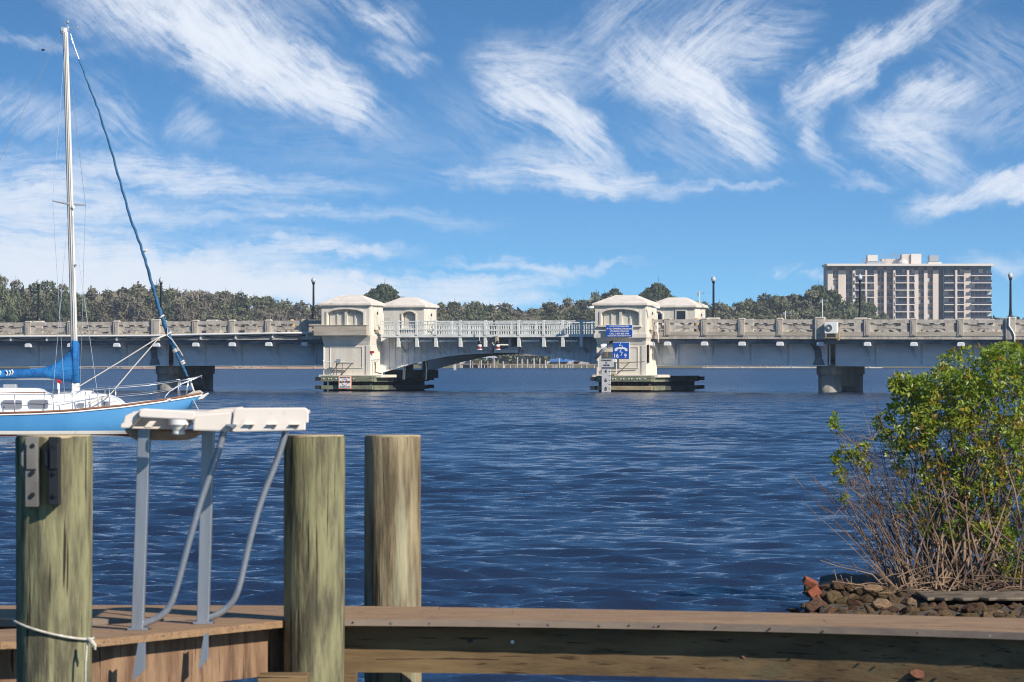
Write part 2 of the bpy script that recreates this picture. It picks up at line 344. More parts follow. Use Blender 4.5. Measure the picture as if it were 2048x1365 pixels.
def approach(name, label, sA, sB, posts, pier_posts, off_far=True):
    root = bthing(name, label, 'bridge', (sA + sB) / 2, 0, 0)
    # a gentle fall away from the opening span, the same for every piece
    def build(m, nm, mt, **k):
        m.v = [(v[0], v[1], v[2] + slope(v[0])) for v in m.v]; return m.build(nm, mt, root, **k)
    N = 10
    def seg(f):
        m = MB()
        for k in range(N):
            a = sA + (sB - sA) * k / N; b = sA + (sB - sA) * (k + 1) / N; f(m, a, b)
        return m
    build(seg(lambda m, a, b: m.box(a, b, .0, W_, 3.62, 4.0 - .16)), 'deck_slab', M['concrete'])
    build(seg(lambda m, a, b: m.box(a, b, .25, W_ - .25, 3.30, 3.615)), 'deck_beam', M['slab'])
    build(seg(lambda m, a, b: m.box(a, b, 1.6, W_ - 1.6, 3.845, 3.87)), 'road_surface', mat('asphalt', (.05, .05, .052), .9, col2=(.07, .07, .07), vscale=4))
    build(seg(lambda m, a, b: m.box(a, b, -.03, .32, 3.845, 4.12)), 'kerb', M['kerb'])
    build(seg(lambda m, a, b: m.box(a, b, W_ - .32, W_ + .03, 3.845, 4.12)), 'kerb', M['kerb'])
    build(seg(lambda m, a, b: m.box(a, b, -.02, .28, ZT - .26, ZT - .02)), 'hand_rail', M['concrete'])
    build(seg(lambda m, a, b: m.box(a, b, W_ - .28, W_ + .02, ZT - .26, ZT - .02)), 'hand_rail', M['concrete'])
    zl = 1.80; gaps = [q + .45 for q in pier_posts]
    build(seg(lambda m, a, b: web_seg(m, a, b, 1.45, 3.30, zl) if not any(a - .01 < q < b + .01 for q in gaps) else [web_seg(m, u_, v_, 1.45, 3.30, zl) for u_, v_ in ((a, min(q for q in gaps if a - .01 < q < b + .01) - .28), (min(q for q in gaps if a - .01 < q < b + .01) + .28, b)) if v_ > u_]), 'girder', M['girder'])
    build(seg(lambda m, a, b: web_seg(m, a, b, W_ - 1.5, 3.30, zl)), 'girder', M['girder'])
    allp = sorted(posts + pier_posts)
    pm = post_mb(.40, ZT + .05, 3.86).build('rail_post', M['concrete'], root, org=(0, 0, 0)); first = True
    bm = bracket_mb().build('bracket', M['girder'], root, org=(0, 0, 0)); bfirst = True
    wm = post_mb(.62, ZT + .12, 3.60, -.14, .40).build('pier_post', M['concrete'], root, org=(0, 0, 0)); wfirst = True
    O = ORG[root.name]
    def place(o, used, s, off=0.0, dz=0.0, flip=False):
        c = o if not used else link(o.copy()); c.parent = root
        c.location = (s - O[0], off - O[1], slope(s) + dz)
        if flip: c.rotation_euler = (0, 0, math.pi)
        return c
    up = ub = uw = False
    for s in allp:
        if s in pier_posts:
            place(wm, uw, s); uw = True; place(wm, True, s, W_, 0, True)
        else:
            place(pm, up, s); up = True; place(pm, True, s, W_, 0, True)
        place(bm, ub, s); ub = True
    if not uw: bpy.data.objects.remove(wm)
    # stiffeners on the girder a little beside each bracket
    sm = MB(); sm.box(-.03, .03, 1.34, 1.45, 1.87, 3.29); so = sm.build('stiffener', M['girder'], root, org=(0, 0, 0)); us = False
    for s in allp: place(so, us, s + .35); us = True
    protos = {}
    for a, b in zip(allp[:-1], allp[1:]):
        a0 = a + (.31 if a in pier_posts else .20); b0 = b - (.31 if b in pier_posts else .20); L = b0 - a0
        if L < .6: continue
        key = round(L, 1); H = ZT - .26 - 4.12
        if key not in protos:
            protos[key] = rail_panel(L, H).build('pierced_panel', M['concrete'], root, org=(0, 0, 0)); c = protos[key]
        else: c = link(protos[key].copy()); c.parent = root
        c.location = (a0 - O[0], 0, 4.12 + slope((a + b) / 2))
        d = link(protos[key].copy()); d.parent = root; d.location = (a0 - O[0], W_ - .26, 4.12 + slope((a + b) / 2))
    return root
def web_seg(m, a, b, off, zt, zb):
    m.box(a, b, off, off + .2, zb + .06, zt); m.box(a, b, off - .12, off + .32, zb, zb + .06)
lp = [S(p, -.05) for p in (-121, -33, 55, 140, 232, 390, 463, 536, 608)]
left_span = approach('road_bridge', 'weathered concrete approach span running from the tower towards the sailboat', S(-150), S(642), lp, [S(311, -.1)])
rp = [S(p, -.05) for p in (1301, 1334, 1408, 1483, 1559, 1734, 1827, 1921, 2110, 2205)]
right_span = approach('road_bridge', 'weathered concrete approach span that passes behind the green bush', S(1292), S(2240), rp, [S(1639, -.1), S(2021, -.1)])
# flat concrete pads above the rails, where the lamps of the far side stand
def pad(root, px, off, w=.75, z=ZT):
    s = S(px, off); m = MB(); m.box(s - w / 2, s + w / 2, off - .3, off + .3, 3.87, z + .10 + slope(s)); m.frus((s - w / 2 - .03, s + w / 2 + .03, off - .33, off + .33), z + .10 + slope(s), (s - w / 2 + .06, s + w / 2 - .06, off - .24, off + .24), z + .22 + slope(s))
    m.build('lamp_pedestal', M['concrete'], root)
for px in (78, 322, 425): pad(left_span, px, W_ - .2)
for px in (160, 500): pad(left_span, px, W_ - .2, .6, ZT - .1)
for px in (1427, 1722): pad(right_span, px, W_ - .2, .85)
for px in (1500, 1900, 1812, 1980): pad(right_span, px, W_ - .2, .6, ZT - .1)
# ---------------------------------------------------------------- piers of the approach spans
def pier(px, off0, dl, label):
    s = S(px, off0); root = bthing('bridge_pier', label, 'bridge pier', s, off0, 0)
    def col(off, nm):
        m = MB(); m.lathe([(.76, -1.0), (.76, 1.18)], s, off, 28); m.build(nm, M['pier'], root, smooth=False).data.shade_smooth()
        m = MB(); m.lathe([(.86, 1.18), (.88, 1.25), (.88, 1.86), (.80, 1.98), (.45, 2.12), (.30, 2.2)], s, off, 28); return m.build('pier_cap', M['pier'], root, smooth=True)
    col(off0, 'column'); col(off0 + 6.6, 'column')
    m = MB(); m.box(s - .35, s + .35, off0 + .4, off0 + 6.2, .38, 1.85); m.build('cross_wall', M['pier'], root)
    m = MB(); pts = [(-.62, 3.32), (.20, 3.32), (.20, 2.8), (.28, 2.35), (.46, 1.84), (-.36, 1.84), (-.20, 2.35), (-.24, 2.75), (-.40, 3.08)]
    m.prism([(s - .40 + x, z) for x, z in pts], 1.40, 1.9, 'y'); m.build('haunch', M['slab'], root)  # dark slab colour stands in for the deep shade on the haunch
    return root
pier(336, 3.0, 0, 'round concrete double pier behind the bow of the blue sailboat')
pier(1659, 3.0, 0, 'round concrete double pier with a sunlit foot beside the bush')
# ---------------------------------------------------------------- bascule leaves
BAL = {}
def leaf(label, pA, pB, posts, curve, openframe=None):
    sA, sB = S(pA), S(pB); root = bthing('bascule_leaf', label, 'drawbridge leaf', (sA + sB) / 2, 0, 0); O = ORG[root.name]
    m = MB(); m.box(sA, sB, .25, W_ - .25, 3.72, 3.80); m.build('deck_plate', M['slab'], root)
    for o0 in (.0, W_ - .12):
        m = MB(); m.box(sA, sB, o0, o0 + .12, 3.76, 3.92); m.build('edge_beam', M['steel'], root)
        m = MB(); m.box(sA, sB, o0 - .02, o0 + .14, 4.82, 4.90); m.build('top_rail', M['steel'], root)
        m = MB(); m.box(sA, sB, o0, o0 + .12, 4.64, 4.70); m.box(sA, sB, o0, o0 + .12, 4.27, 4.32); m.box(sA, sB, o0, o0 + .12, 3.921, 3.96); m.build('lower_rail', M['steel'], root)
        for k, s in enumerate(posts):
            c = MB(); c.box(s - .09, s + .09, o0 - .04, o0 + .16, 3.921, 4.93); c.build('rail_post', M['steel'], root)
        e = [sA] + posts + [sB]
        for a, b in zip(e[:-1], e[1:]):
            if b - a < .3: continue
            m = MB(); n = max(2, int((b - a) / .165))
            for k in range(n):
                x = a + (b - a) * (k + .5) / n
                if abs(x - a) < .1 or abs(x - b) < .1: continue
                m.box(x - .032, x + .032, o0 + .03, o0 + .09, 3.96, 4.27); m.box(x - .032, x + .032, o0 + .03, o0 + .09, 4.32, 4.64)
                if k % 3 == 1: m.box(x - .02, x + .02, o0 + .03, o0 + .09, 4.70, 4.82)
            m.build('balusters', M['steel'], root)
    # cantilever brackets with a lit end plate and a sloping strut
    pr = MB(); pr.box(-.10, .10, .02, .24, 3.10, 3.755); pr.prism([(.24, 3.70), (.24, 3.16), (.40, 3.10), (1.42, 2.60), (1.42, 2.85), (.5, 3.45), (1.42, 3.70)], -.05, .05, 'x')
    po = pr.build('cantilever', M['steel'], root, org=(0, 0, 0))
    for k, s in enumerate(posts):
        c = po if k == 0 else link(po.copy()); c.parent = root; c.location = (s - O[0], 0, 0)
    # drain pipe between the cantilevers
    e = sorted(posts)
    for a, b in zip(e[:-1], e[1:]):
        m = MB(); m.box(a + .13, b - .35, .30, .44, 3.44, 3.56); m.build('utility_duct', M['steel'], root)
    # curved main girders
    for off, nm in ((1.42, 'girder'), (W_ - 1.4, 'girder')):
        ss = [S(p, 1.18) for p, _ in curve]; zz_ = [Z(y, p, 1.18) for p, y in curve]
        m = MB()
        for a, b, za, zb in zip(ss[:-1], ss[1:], zz_[:-1], zz_[1:]):
            m.add([(a, off, za), (b, off, zb), (b, off, 3.72), (a, off, 3.72), (a, off + .14, za), (b, off + .14, zb), (b, off + .14, 3.72), (a, off + .14, 3.72)],
                  [(0, 1, 2, 3), (7, 6, 5, 4), (0, 4, 5, 1), (3, 2, 6, 7), (0, 3, 7, 4), (1, 5, 6, 2)])
        m.build(nm, M['girder'], root)
        m = MB()
        for a, b, za, zb in zip(ss[:-1], ss[1:], zz_[:-1], zz_[1:]):
            m.add([(a, off - .14, za - .07), (b, off - .14, zb - .07), (b, off - .14, zb + .005), (a, off - .14, za + .005), (a, off + .30, za - .07), (b, off + .30, zb - .07), (b, off + .30, zb + .005), (a, off + .30, za + .005)],
                  [(0, 1, 2, 3), (7, 6, 5, 4), (0, 4, 5, 1), (3, 2, 6, 7), (0, 3, 7, 4), (1, 5, 6, 2)])
        m.build('bottom_flange', M['girder'], root)
    for k in range(6):      # floor beams under the deck
        s = sA + (sB - sA) * (k + .5) / 6; m = MB(); m.box(s - .1, s + .1, 1.4, W_ - 1.45, 3.05, 3.71); m.build('floor_beam', M['girder'], root)
    for k in range(len(curve) * 2):
        t = (k + .5) / (len(curve) * 2); px = curve[0][0] + (curve[-1][0] - curve[0][0]) * t
        y = np.interp(px, [c[0] for c in curve], [c[1] for c in curve]) if curve[0][0] < curve[-1][0] else 0
        s = S(px, 1.18); m = MB(); m.box(s - .015, s + .015, 1.36, 1.42, Z(y, px, 1.18) + .02, 3.70); m.build('stiffener', M['girder'], root)
    return root
lc = [(757, 746), (775, 740), (800, 733), (830, 724.5), (860, 717.5), (890, 711.5), (920, 708), (950, 706), (983, 705)]
left_leaf = leaf('raised-edge steel drawbridge leaf joined to the tower with the arched parapet box', 762, 984, [S(p) for p in (796, 833, 871, 920, 970)], lc)
rc = [(1037, 705.5), (1060, 707.5), (1090, 711), (1120, 715), (1150, 719.5), (1175, 723.5), (1196, 727.5)]
right_leaf = leaf('steel drawbridge leaf joined to the tower with the blue signs', 990, 1194, [S(p) for p in (1037, 1087, 1125, 1162)], rc)
m = MB(); a, b = S(989, 1.1), S(1036, 1.1); m.box(a, b, 1.0, 1.25, Z(706, 1010), Z(700, 1010)); m.build('end_beam', M['steel'], right_leaf)
m = MB(); m.prism([(a, Z(700, 1010)), (a + .12, Z(700, 1010)), (a + .12, 3.7), (a, 3.7)], 1.05, 1.2); m.prism([(a + .3, Z(700, 1010) + .01), (b, Z(692, 1030)), (b, Z(700, 1010) + .01)], 1.26, 1.34); m.build('gusset_plate', M['girder'], right_leaf)
m = MB(); s = S(993, -.05); m.box(s - .12, s + .12, -.1, .15, Z(696, 993), Z(673, 993)); m.build('lock_post', M['timber_tan'], right_leaf)
def nav_light(px, label):
    s = S(px, -.25); r = bthing('navigation_light', label, 'lamp', s, -.25, 3.1, 'navigation lights hanging at midspan')
    m = MB(); m.tube([(s, -.25, 4.6), (s, -.25, 3.5)], .025, 6); m.build('hanger', M['steel'], r)
    m = MB(); m.lathe([(.03, 3.52), (.12, 3.46), (.15, 3.36), (.14, 3.26)], s, -.25, 12); m.build('cap', M['black'], r)
    m = MB(); m.lathe([(.12, 3.26), (.15, 3.22), (.15, 3.12)], s, -.25, 12); m.build('housing', M['white'], r)
    m = MB(); m.lathe([(.15, 3.12), (.17, 3.06), (.16, 2.95)], s, -.25, 12); m.build('lens', M['lens_red'], r)
    m = MB(); m.lathe([(.19, 2.95), (.20, 2.90), (.06, 2.86)], s, -.25, 12); m.build('base', M['white'], r)
nav_light(959, 'red and white lantern hanging from the leaf on the side of the sailboat')
nav_light(995.5, 'red and white lantern hanging beside the open frame of midspan')
# ---------------------------------------------------------------- bridge towers
def arch_front(m, x0, x1, z0, z1, ax0, ax1, az0, sp, cr, y0, y1, n=14):
    """front wall between y0 and y1 with a flat-arched opening"""
    m.box(x0, ax0, y0, y1, z0, z1); m.box(ax1, x1, y0, y1, z0, z1); m.box(ax0, ax1, y0, y1, z0, az0)
    c = (ax0 + ax1) / 2; hw = (ax1 - ax0) / 2
    def az_(x): return sp + (cr - sp) * math.sqrt(max(0, 1 - ((x - c) / hw) ** 2 * .96)) if cr > sp else sp
    for k in range(n):
        a = ax0 + (ax1 - ax0) * k / n; b = ax0 + (ax1 - ax0) * (k + 1) / n
        m.add([(a, y0, az_(a)), (b, y0, az_(b)), (b, y0, z1), (a, y0, z1), (a, y1, az_(a)), (b, y1, az_(b)), (b, y1, z1), (a, y1, z1)],
              [(0, 1, 2, 3), (7, 6, 5, 4), (0, 4, 5, 1), (3, 2, 6, 7)])
    return az_
def arch_trim(m, ax0, ax1, az_, az0, w, y0, y1, n=14, legs=True):
    pts = [(ax0 + (ax1 - ax0) * k / n) for k in range(n + 1)]
    for a, b in zip(pts[:-1], pts[1:]):
        m.add([(a, y0, az_(a) + .002), (b, y0, az_(b) + .002), (b, y0, az_(b) + w), (a, y0, az_(a) + w), (a, y1, az_(a) + .002), (b, y1, az_(b) + .002), (b, y1, az_(b) + w), (a, y1, az_(a) + w)],
              [(0, 1, 2, 3), (7, 6, 5, 4), (0, 4, 5, 1), (3, 2, 6, 7)])
    if legs:
        m.box(ax0 - w, ax0 - .002, y0, y1, az0, az_(ax0) + w); m.box(ax1 + .002, ax1 + w, y0, y1, az0, az_(ax1) + w)
def tower(label, pl, pr, off, near, parapet, base_z):
    s0, s1 = S(pl, off), S(pr, off); w = s1 - s0; dep = 2.75; y0, y1 = off, off + dep
    def zz(py): return Z(py, (pl + pr) / 2, off) if near else zn(py)
    kz = DP((s0 + s1) / 2, -1.2) / F
    def zn(py): return CH - (py - HY) * TK
    root = bthing('bridge_tower', label, 'bridge tower', (s0 + s1) / 2, (y0 + y1) / 2, base_z)
    eave, rid = zn(611.5), zn(590); e = .17
    m = MB(); m.box(s0 - e, s1 + e, y0 - e, y1 + e, eave, eave + .14)
    ins = (y1 - y0 + 2 * e) / 2
    m.frus((s0 - e, s1 + e, y0 - e, y1 + e), eave + .141, (s0 - e + 1.22, s1 + e - 1.22, y0 + ins - e - .02, y0 + ins - e + .02), rid)
    m.build('roof', M['roof'], root, bevel=.015)
    zb = zn(690) if near else 3.8
    zm = zn(672)
    lo_ = zm if near else 3.8
    wall = MB(); win = .34
    ax0, ax1 = s0 + w * .13, s1 - w * .13
    if near: a0, sp, cr = zn(651), zn(628.5), zn(619)
    else: ax0, ax1 = s0 + w * (.50 if parapet else .07), s0 + w * (.80 if parapet else .29); a0, sp, cr = zn(655), zn(628), zn(620)
    az_ = arch_front(wall, s0, s1, lo_, eave - .001, ax0, ax1, a0, sp, cr, y0, y0 + win)
    wall.box(s0, s1, y0 + win + .002, y1, lo_, eave - .002)
    wall.build('wall', M['stucco'], root)
    m = MB(); arch_trim(m, ax0, ax1, az_, a0, .14 if near else .11, y0 - .06, y0 + .05)
    m.box(ax0 - .22, ax1 + .22, y0 - .14, y0 + .06, a0 - .12, a0 - .003); m.build('window_surround', M['stucco'], root, bevel=.01)
    # shuttered window in the recess
    wv = MB(); n = 4 if near else 1
    for k in range(n):
        a = ax0 + .03 + (ax1 - ax0 - .06) * k / n; b = ax0 + .03 + (ax1 - ax0 - .06) * (k + 1) / n
        wv.box(a + .05, b - .05, y0 + win - .10, y0 + win + .01, a0 + .02, sp + (.02 if near else .05))
    wv.build('shutter', M['shutter'] if near or parapet else M['glass'], root)
    if near:
        for k in (1, 2, 3):
            x = ax0 + (ax1 - ax0) * k / 4; t = .09 if k == 2 else .05; d = .26 if k == 2 else .17
            m = MB(); m.box(x - t, x + t, y0 + win - d, y0 + win + .01, a0, (az_(x) - .02) if k == 2 else sp + .10); m.build('mullion', M['shutter'], root)
    # round-headed niche on the side that faces the sun
    def niche(yc, zb_, zt_, hw=.34):
        m = MB(); pts = [(yc - hw, zb_)]
        for k in range(9): a = math.pi * k / 8; pts.append((yc - hw * math.cos(a), zt_ - hw + hw * math.sin(a)))
        pts.append((yc + hw, zb_)); m.prism(pts, s1 - .01, s1 + .10, 'x')
        m.box(s1 - .01, s1 + .16, yc - hw - .08, yc + hw + .08, zb_ - .22, zb_ - .003); m.build('niche_surround', M['stucco'], root, bevel=.01)
        m = MB(); h2 = hw - .12; pts = [(yc - h2, zb_ + .06)]
        for k in range(9): a = math.pi * k / 8; pts.append((yc - h2 * math.cos(a), zt_ - .12 - h2 + h2 * math.sin(a)))
        pts.append((yc + h2, zb_ + .06)); m.prism(pts, s1 + .05, s1 + .125, 'x'); m.build('niche_panel', M['shutter'], root)
        m = MB(); m.tube([(s1 + .12, yc, zt_ - .34), (s1 + .17, yc, zt_ - .34)], .09, 10); m.build('oculus', M['black'], root)
    niche(y0 + 1.25, zn(654), zn(617))
    if near:
        m = MB(); m.box(s1 - .002, s1 + .06, y0 + .05, y0 + .55, lo_ + .01, eave - .01); m.build('pilaster', M['stucco'], root, bevel=.01); m = MB(); m.box(s1 - .002, s1 + .09, y0 + 2.0, y1 - .05, lo_ + .01, zn(626)); m.build('pilaster', M['stucco'], root)
        m = MB(); m.box(s1 + .002, s1 + .13, y0 + 1.0, y0 + 1.5, zn(666), zn(660)); m.build('louvre', M['timber_tan'], root)
        if parapet:
            m = MB(); m.box(s0 - .42, s1 - .06, y0 - .45, y0 - .001, zn(671.5), zn(651.8)); m.box(s0 - .46, s1 - .02, y0 - .49, y0 + .01, zn(651.8) + .002, zn(650.6)); m.build('parapet_box', M['kerb'], root, bevel=.01)
        else:
            m = MB(); m.box(s0 - .06, s1 + .10, y0 - .10, y1, zn(676), zn(667.5)); m.build('string_course', M['stucco'], root, bevel=.01)
        z1_, z2_, z3_ = zn(672) - .001, zn(682), zn(690)
        if not parapet: z1_ = zn(676) - .001
        a = (s0 - .02, s1 + .06, y0 - .04, y1); b = (s0 + .10, s1 - .04, y0 + .16, y1 - .05)
        mid = tuple((p * .35 + q * .65) for p, q in zip(a, b))
        m = MB(); m.frus(b, z3_, mid, z2_ + .002); m.frus(mid, z2_ + .003, a, z1_); m.build('corbel', M['stucco'], root)
        bx0, bx1 = s0 + .11, s1 - .05
        m = MB(); m.box(bx0, bx1, y0 + .17, y1 - .06, base_z, z3_ - .001)
        m.box(bx0 - .04, bx0 + .06, y0 + .13, y0 + .3, base_z + .01, z3_ - .05); m.box(bx1 - .28, bx1 + .08, y0 + .12, y0 + .5, base_z + .012, z3_ - .04); m.box(bx1 - .1, bx1 + .10, y0 + 1.9, y1 - .1, base_z + .01, z3_ - .03)
        m.build('lower_wall', M['stucco'], root, bevel=.01)
        px0, px1, pz0, pz1 = bx0 + .45, bx1 - .50, zn(737), zn(694); t = .05; q0, q1 = y0 + .13, y0 + .18
        m = MB(); m.box(px0, px1, q0, q1, pz1 - t, pz1); m.box(px0, px1, q0, q1, pz0, pz0 + t); m.box(px0, px0 + t, q0, q1, pz0 + t + .001, pz1 - t - .001); m.box(px1 - t, px1, q0, q1, pz0 + t + .001, pz1 - t - .001)
        m.build('panel_moulding', M['stucco'], root)
        m = MB(); m.box(s0 - .12, s1 + .95, y0 - .25, y1 + .2, base_z - .14, base_z + .05); m.build('footing', M['stucco'], root, bevel=.02)
    return root, (s0, s1, y0, y1, zn)
OFN = -1.2; OFF = OFN + 11.7
TK = DP(S(692, OFN), OFN) / F
tl, TL = tower('tan bridge house with a plain parapet box below its arched window', 643, 739, OFN, True, True, CH - (751.5 - HY) * TK)
TKL = TK
t2, TL2 = tower('tan bridge house across the road from the parapet box tower', 762, 858 - 10, OFF, False, True, 3.8)
TK = DP(S(1240, OFN), OFN) / F; TKR = TK
tr, TR = tower('tan bridge house carrying the blue notice and the blue telephone sign', 1190, 1291, OFN, True, False, CH - (751.5 - HY) * TK)
t4, TR2 = tower('tan bridge house with a square dark window, across the road from the blue signs', 1297, 1390, OFF, False, False, 3.8)
s0, s1, y0, y1, zn = TR2
m = MB(); a, b = S(1353, OFF), S(1371, OFF); m.box(a, b, y0 - .03, y0 + .05, zn(637), zn(619)); m.build('window', M['glass'], t4)
m = MB(); t = .09
for q in ((a - t, b + t, zn(619), zn(619) + t), (a - t, b + t, zn(637) - t, zn(637)), (a - t, a - .001, zn(637), zn(619)), (b + .001, b + t, zn(637), zn(619))): m.box(q[0], q[1], y0 - .06, y0 + .05, q[2], q[3])
m.build('window_frame', M['shutter'], t4)
s0, s1, y0, y1, zn = TL2
m = MB(); m.box(s0 + .15, s0 + .75, y0 - .03, y0 + .1, 3.9, zn(630)); m.build('door', M['shutter'], t2)
# ---------------------------------------------------------------- fenders round the tower piers
def fender(label, p0, p1, pe, base_z, dark_from, wale2):
    o0 = OFN - .95; s0 = S(p0, o0); s1 = S(p1, o0); o1 = o0 + 11.9
    root = bthing('pier_fender', label, 'fender', (s0 + s1) / 2, (o0 + o1) / 2, -1.0)
    m = MB(); m.box(s0 + .5, s1 - .45, o0 + .7, o1 - .4, -1.0, base_z - .15); m.build('pier_footing', M['pier'], root)
    zt, zu, zl0, zl1 = base_z - .02, base_z - .42, .14, .42
    m = MB(); m.box(s0, s1, o0, o0 + .28, zu, zt); m.build('upper_wale', M['timber_green'], root, bevel=.02)
    m = MB(); m.box(s0 + .05, s1 + .02, o0 - .03, o0 + .22, zl0, zl1); m.build('lower_wale', wale2, root, bevel=.02)
    for (c_, d_), mm_ in (((o0 + .285, o0 + 3.2), M['timber_green']), ((o0 + 3.2, o1), M['timber_shade'])):  # rear stretch recoloured dark, painting the shade of the deck
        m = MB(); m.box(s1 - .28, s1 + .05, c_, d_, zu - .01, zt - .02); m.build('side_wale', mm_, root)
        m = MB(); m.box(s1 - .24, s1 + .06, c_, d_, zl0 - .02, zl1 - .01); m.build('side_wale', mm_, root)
    m = MB(); m.box(s0 - .0, s0 + .28, o0 + .285, o1, zu - .01, zt - .02); m.box(s0, s0 + .25, o0 + .24, o1, zl0, zl1); m.build('back_wale', M['timber_dark'], root)
    for dz in (zu + .06, zl0 + .02):      # timber ends that stick out past the corner
        m = MB(); m.box(s0 - .42, s0 - .002, o0 + .02, o0 + .30, dz, dz + .26); m.build('timber_end', M['timber_dark'], root, bevel=.02)
        m = MB(); m.box(s1 + .06, s1 + .45, o1 - .3, o1, dz, dz + .26); m.build('timber_end', M['timber_dark'], root, bevel=.02)
    pl_ = MB(); pl_.lathe([(.13, -1.0), (.13, base_z - .05)], 0, 0, 10); po = pl_.build('fender_pile', M['timber_dark'], root, org=(0, 0, 0)); O = ORG[root.name]
    k = 0
    def put(s, o):
        nonlocal k
        c = po if k == 0 else link(po.copy()); c.parent = root; c.location = (s - O[0], o - O[1], -O[2]); k += 1
    n = 9
    for i in range(n): put(s0 + .2 + (s1 - s0 - .5) * i / (n - 1), o0 + .42)
    for i in range(15): put(s1 - .40, o0 + .9 + (o1 - o0 - 1.2) * i / 14)
    m = MB(); m.box(s1 - .36, s1 - .285, o0 + .5, o1, -.3, base_z - .10); m.box(s0 + .4, s1 - .6, o0 + .56, o0 + .60, -.3, base_z - .12); m.build('sheathing', M['timber_dark'], root)  # near-black boards also carry the shade under the deck in their colour
    for i in range(12 if wale2 is M['timber_tan'] else 9):
        m = MB(); s = s0 + .25 + (s1 - s0 - .5) * (i + .3 * (i % 2)) / 12; m.tube([(s, o0 - .035, (zt + zu) / 2), (s, o0 + .01, (zt + zu) / 2)], .045, 8); m.build('bolt_head', M['white'], root)
    return root
fl = fender('dark timber fender with green wales behind the slow speed sign', 641, 744, 862, CH - (751.5 - HY) * TKL, 775, M['timber_green'])
fr = fender('timber fender with an orange-brown lower wale beside the clearance gauge', 1192, 1303, 1410, CH - (751.5 - HY) * TKR, 1310, M['timber_tan'])
# machinery under the leaf, coloured dark to paint the shade there
m = MB(); s = S(815, 3); m.box(s - 1.5, s + .4, 2.5, 8.5, .9, 1.5); m.box(s - .3, s + .3, 3, 3.4, 1.5, 2.6); m.box(s + 1.3, s + 1.55, 2.6, 2.9, .9, 2.4); m.build('trunnion_bearing', M['timber_shade'], fl)
for k, px in enumerate((806, 809, 852)):
    m = MB(); s = S(px, 2.2); m.tube([(s, 2.2, .8), (s + .05, 2.2, 1.6), (s - .05, 2.2, 2.3)], .04, 6); m.build('service_pipe', M['conduit'], fl)
# ---------------------------------------------------------------- things on the towers
def pipes(name, label, cat, px, off, items, group=None, mt=None):
    s = S(px, off); r = bthing(name, label, cat, s, off, Z(750, px, off), group)
    for nm, pts, rad, mm in items:
        m = MB(); m.tube([(S(a, o), o, Z(b, a, o)) for a, b, o in pts], rad, 6); m.build(nm, mm, r)
    return r
ow = OFN - .25
r = pipes('pipe_bracket', 'brown pipe frame with a grey box on the tower over the slow speed sign', 'pipe frame', 680, ow, [
    ('conduit', [(646, 721, ow), (648, 724, ow), (676, 724, ow), (704, 725.5, ow)], .035, M['conduit']),
    ('leg', [(673, 724, ow), (673, 750, ow)], .028, M['pipe_dark']), ('leg', [(684.5, 724, ow), (684.5, 750, ow)], .028, M['pipe_dark']),
    ('strut', [(660, 750, ow), (678, 726, ow)], .028, M['pipe_dark']), ('strut', [(683, 750, ow), (705, 726, ow)], .035, M['pipe_dark']),
    ('cross_pipe', [(672, 728, ow), (707, 728, ow)], .03, M['pipe_dark'])])
m = MB(); a, b = S(674, ow), S(683, ow); m.box(a, b, ow - .2, ow - .02, Z(726, 678, ow), Z(718.5, 678, ow)); m.build('junction_box', M['grey_metal'], r, bevel=.01)
r = pipes('pipe_bracket', 'brown pipe frame on the tower beside the clearance gauge', 'pipe frame', 1235, ow, [
    ('conduit', [(1228, 726, ow), (1250, 726.5, ow), (1262, 725, ow), (1289, 724, ow)], .03, M['pipe_dark']),
    ('leg', [(1233, 726, ow), (1233, 751, ow)], .03, M['conduit']), ('strut', [(1233, 750, ow), (1257, 727, ow)], .032, M['pipe_dark'])])
m = MB(); a, b = S(1226, ow), S(1233.5, ow); m.box(a, b, ow - .2, ow + .05, Z(725, 1230, ow), Z(718.5, 1230, ow)); m.build('lamp_housing', M['white'], r, bevel=.01)
m = MB(); a, b = S(1223.5, ow), S(1229.5, ow); m.box(a, b, ow - .1, ow + .35, Z(751.3, 1226, ow), Z(747, 1226, ow)); m.build('junction_box', M['timber_tan'], r)
# floodlight on its arm, seen against the tower
r = bthing('floodlight', 'grey floodlight arm with a dark hooded lamp above the clearance board', 'lamp', S(1196, ow), ow, Z(716, 1196, ow))
m = MB(); m.tube([(S(1191, ow), ow, Z(718, 1191, ow)), (S(1222, ow), ow, Z(685, 1222, ow))], .10, 10); m.build('arm', M['grey_metal'], r, smooth=True)
m = MB(); m.tube([(S(1204, ow - .3), ow - .3, Z(694, 1204, ow)), (S(1208, ow - .3), ow - .3, Z(692, 1208, ow)), (S(1213, ow - .3), ow - .3, Z(690, 1213, ow))], [.18, .15, .07], 12); m.build('reflector', M['white'], r)
m = MB(); m.tube([(S(1219, ow - .2), ow - .2, Z(686, 1219, ow)), (S(1225, ow - .2), ow - .2, Z(684, 1225, ow))], [.08, .13], 10); m.build('lens_hood', M['black'], r)
m = MB(); m.box(S(1209, ow), S(1216, ow), ow - .25, ow - .05, Z(716, 1212, ow), Z(704, 1212, ow)); m.build('ballast_box', M['pipe_dark'], r, bevel=.02)
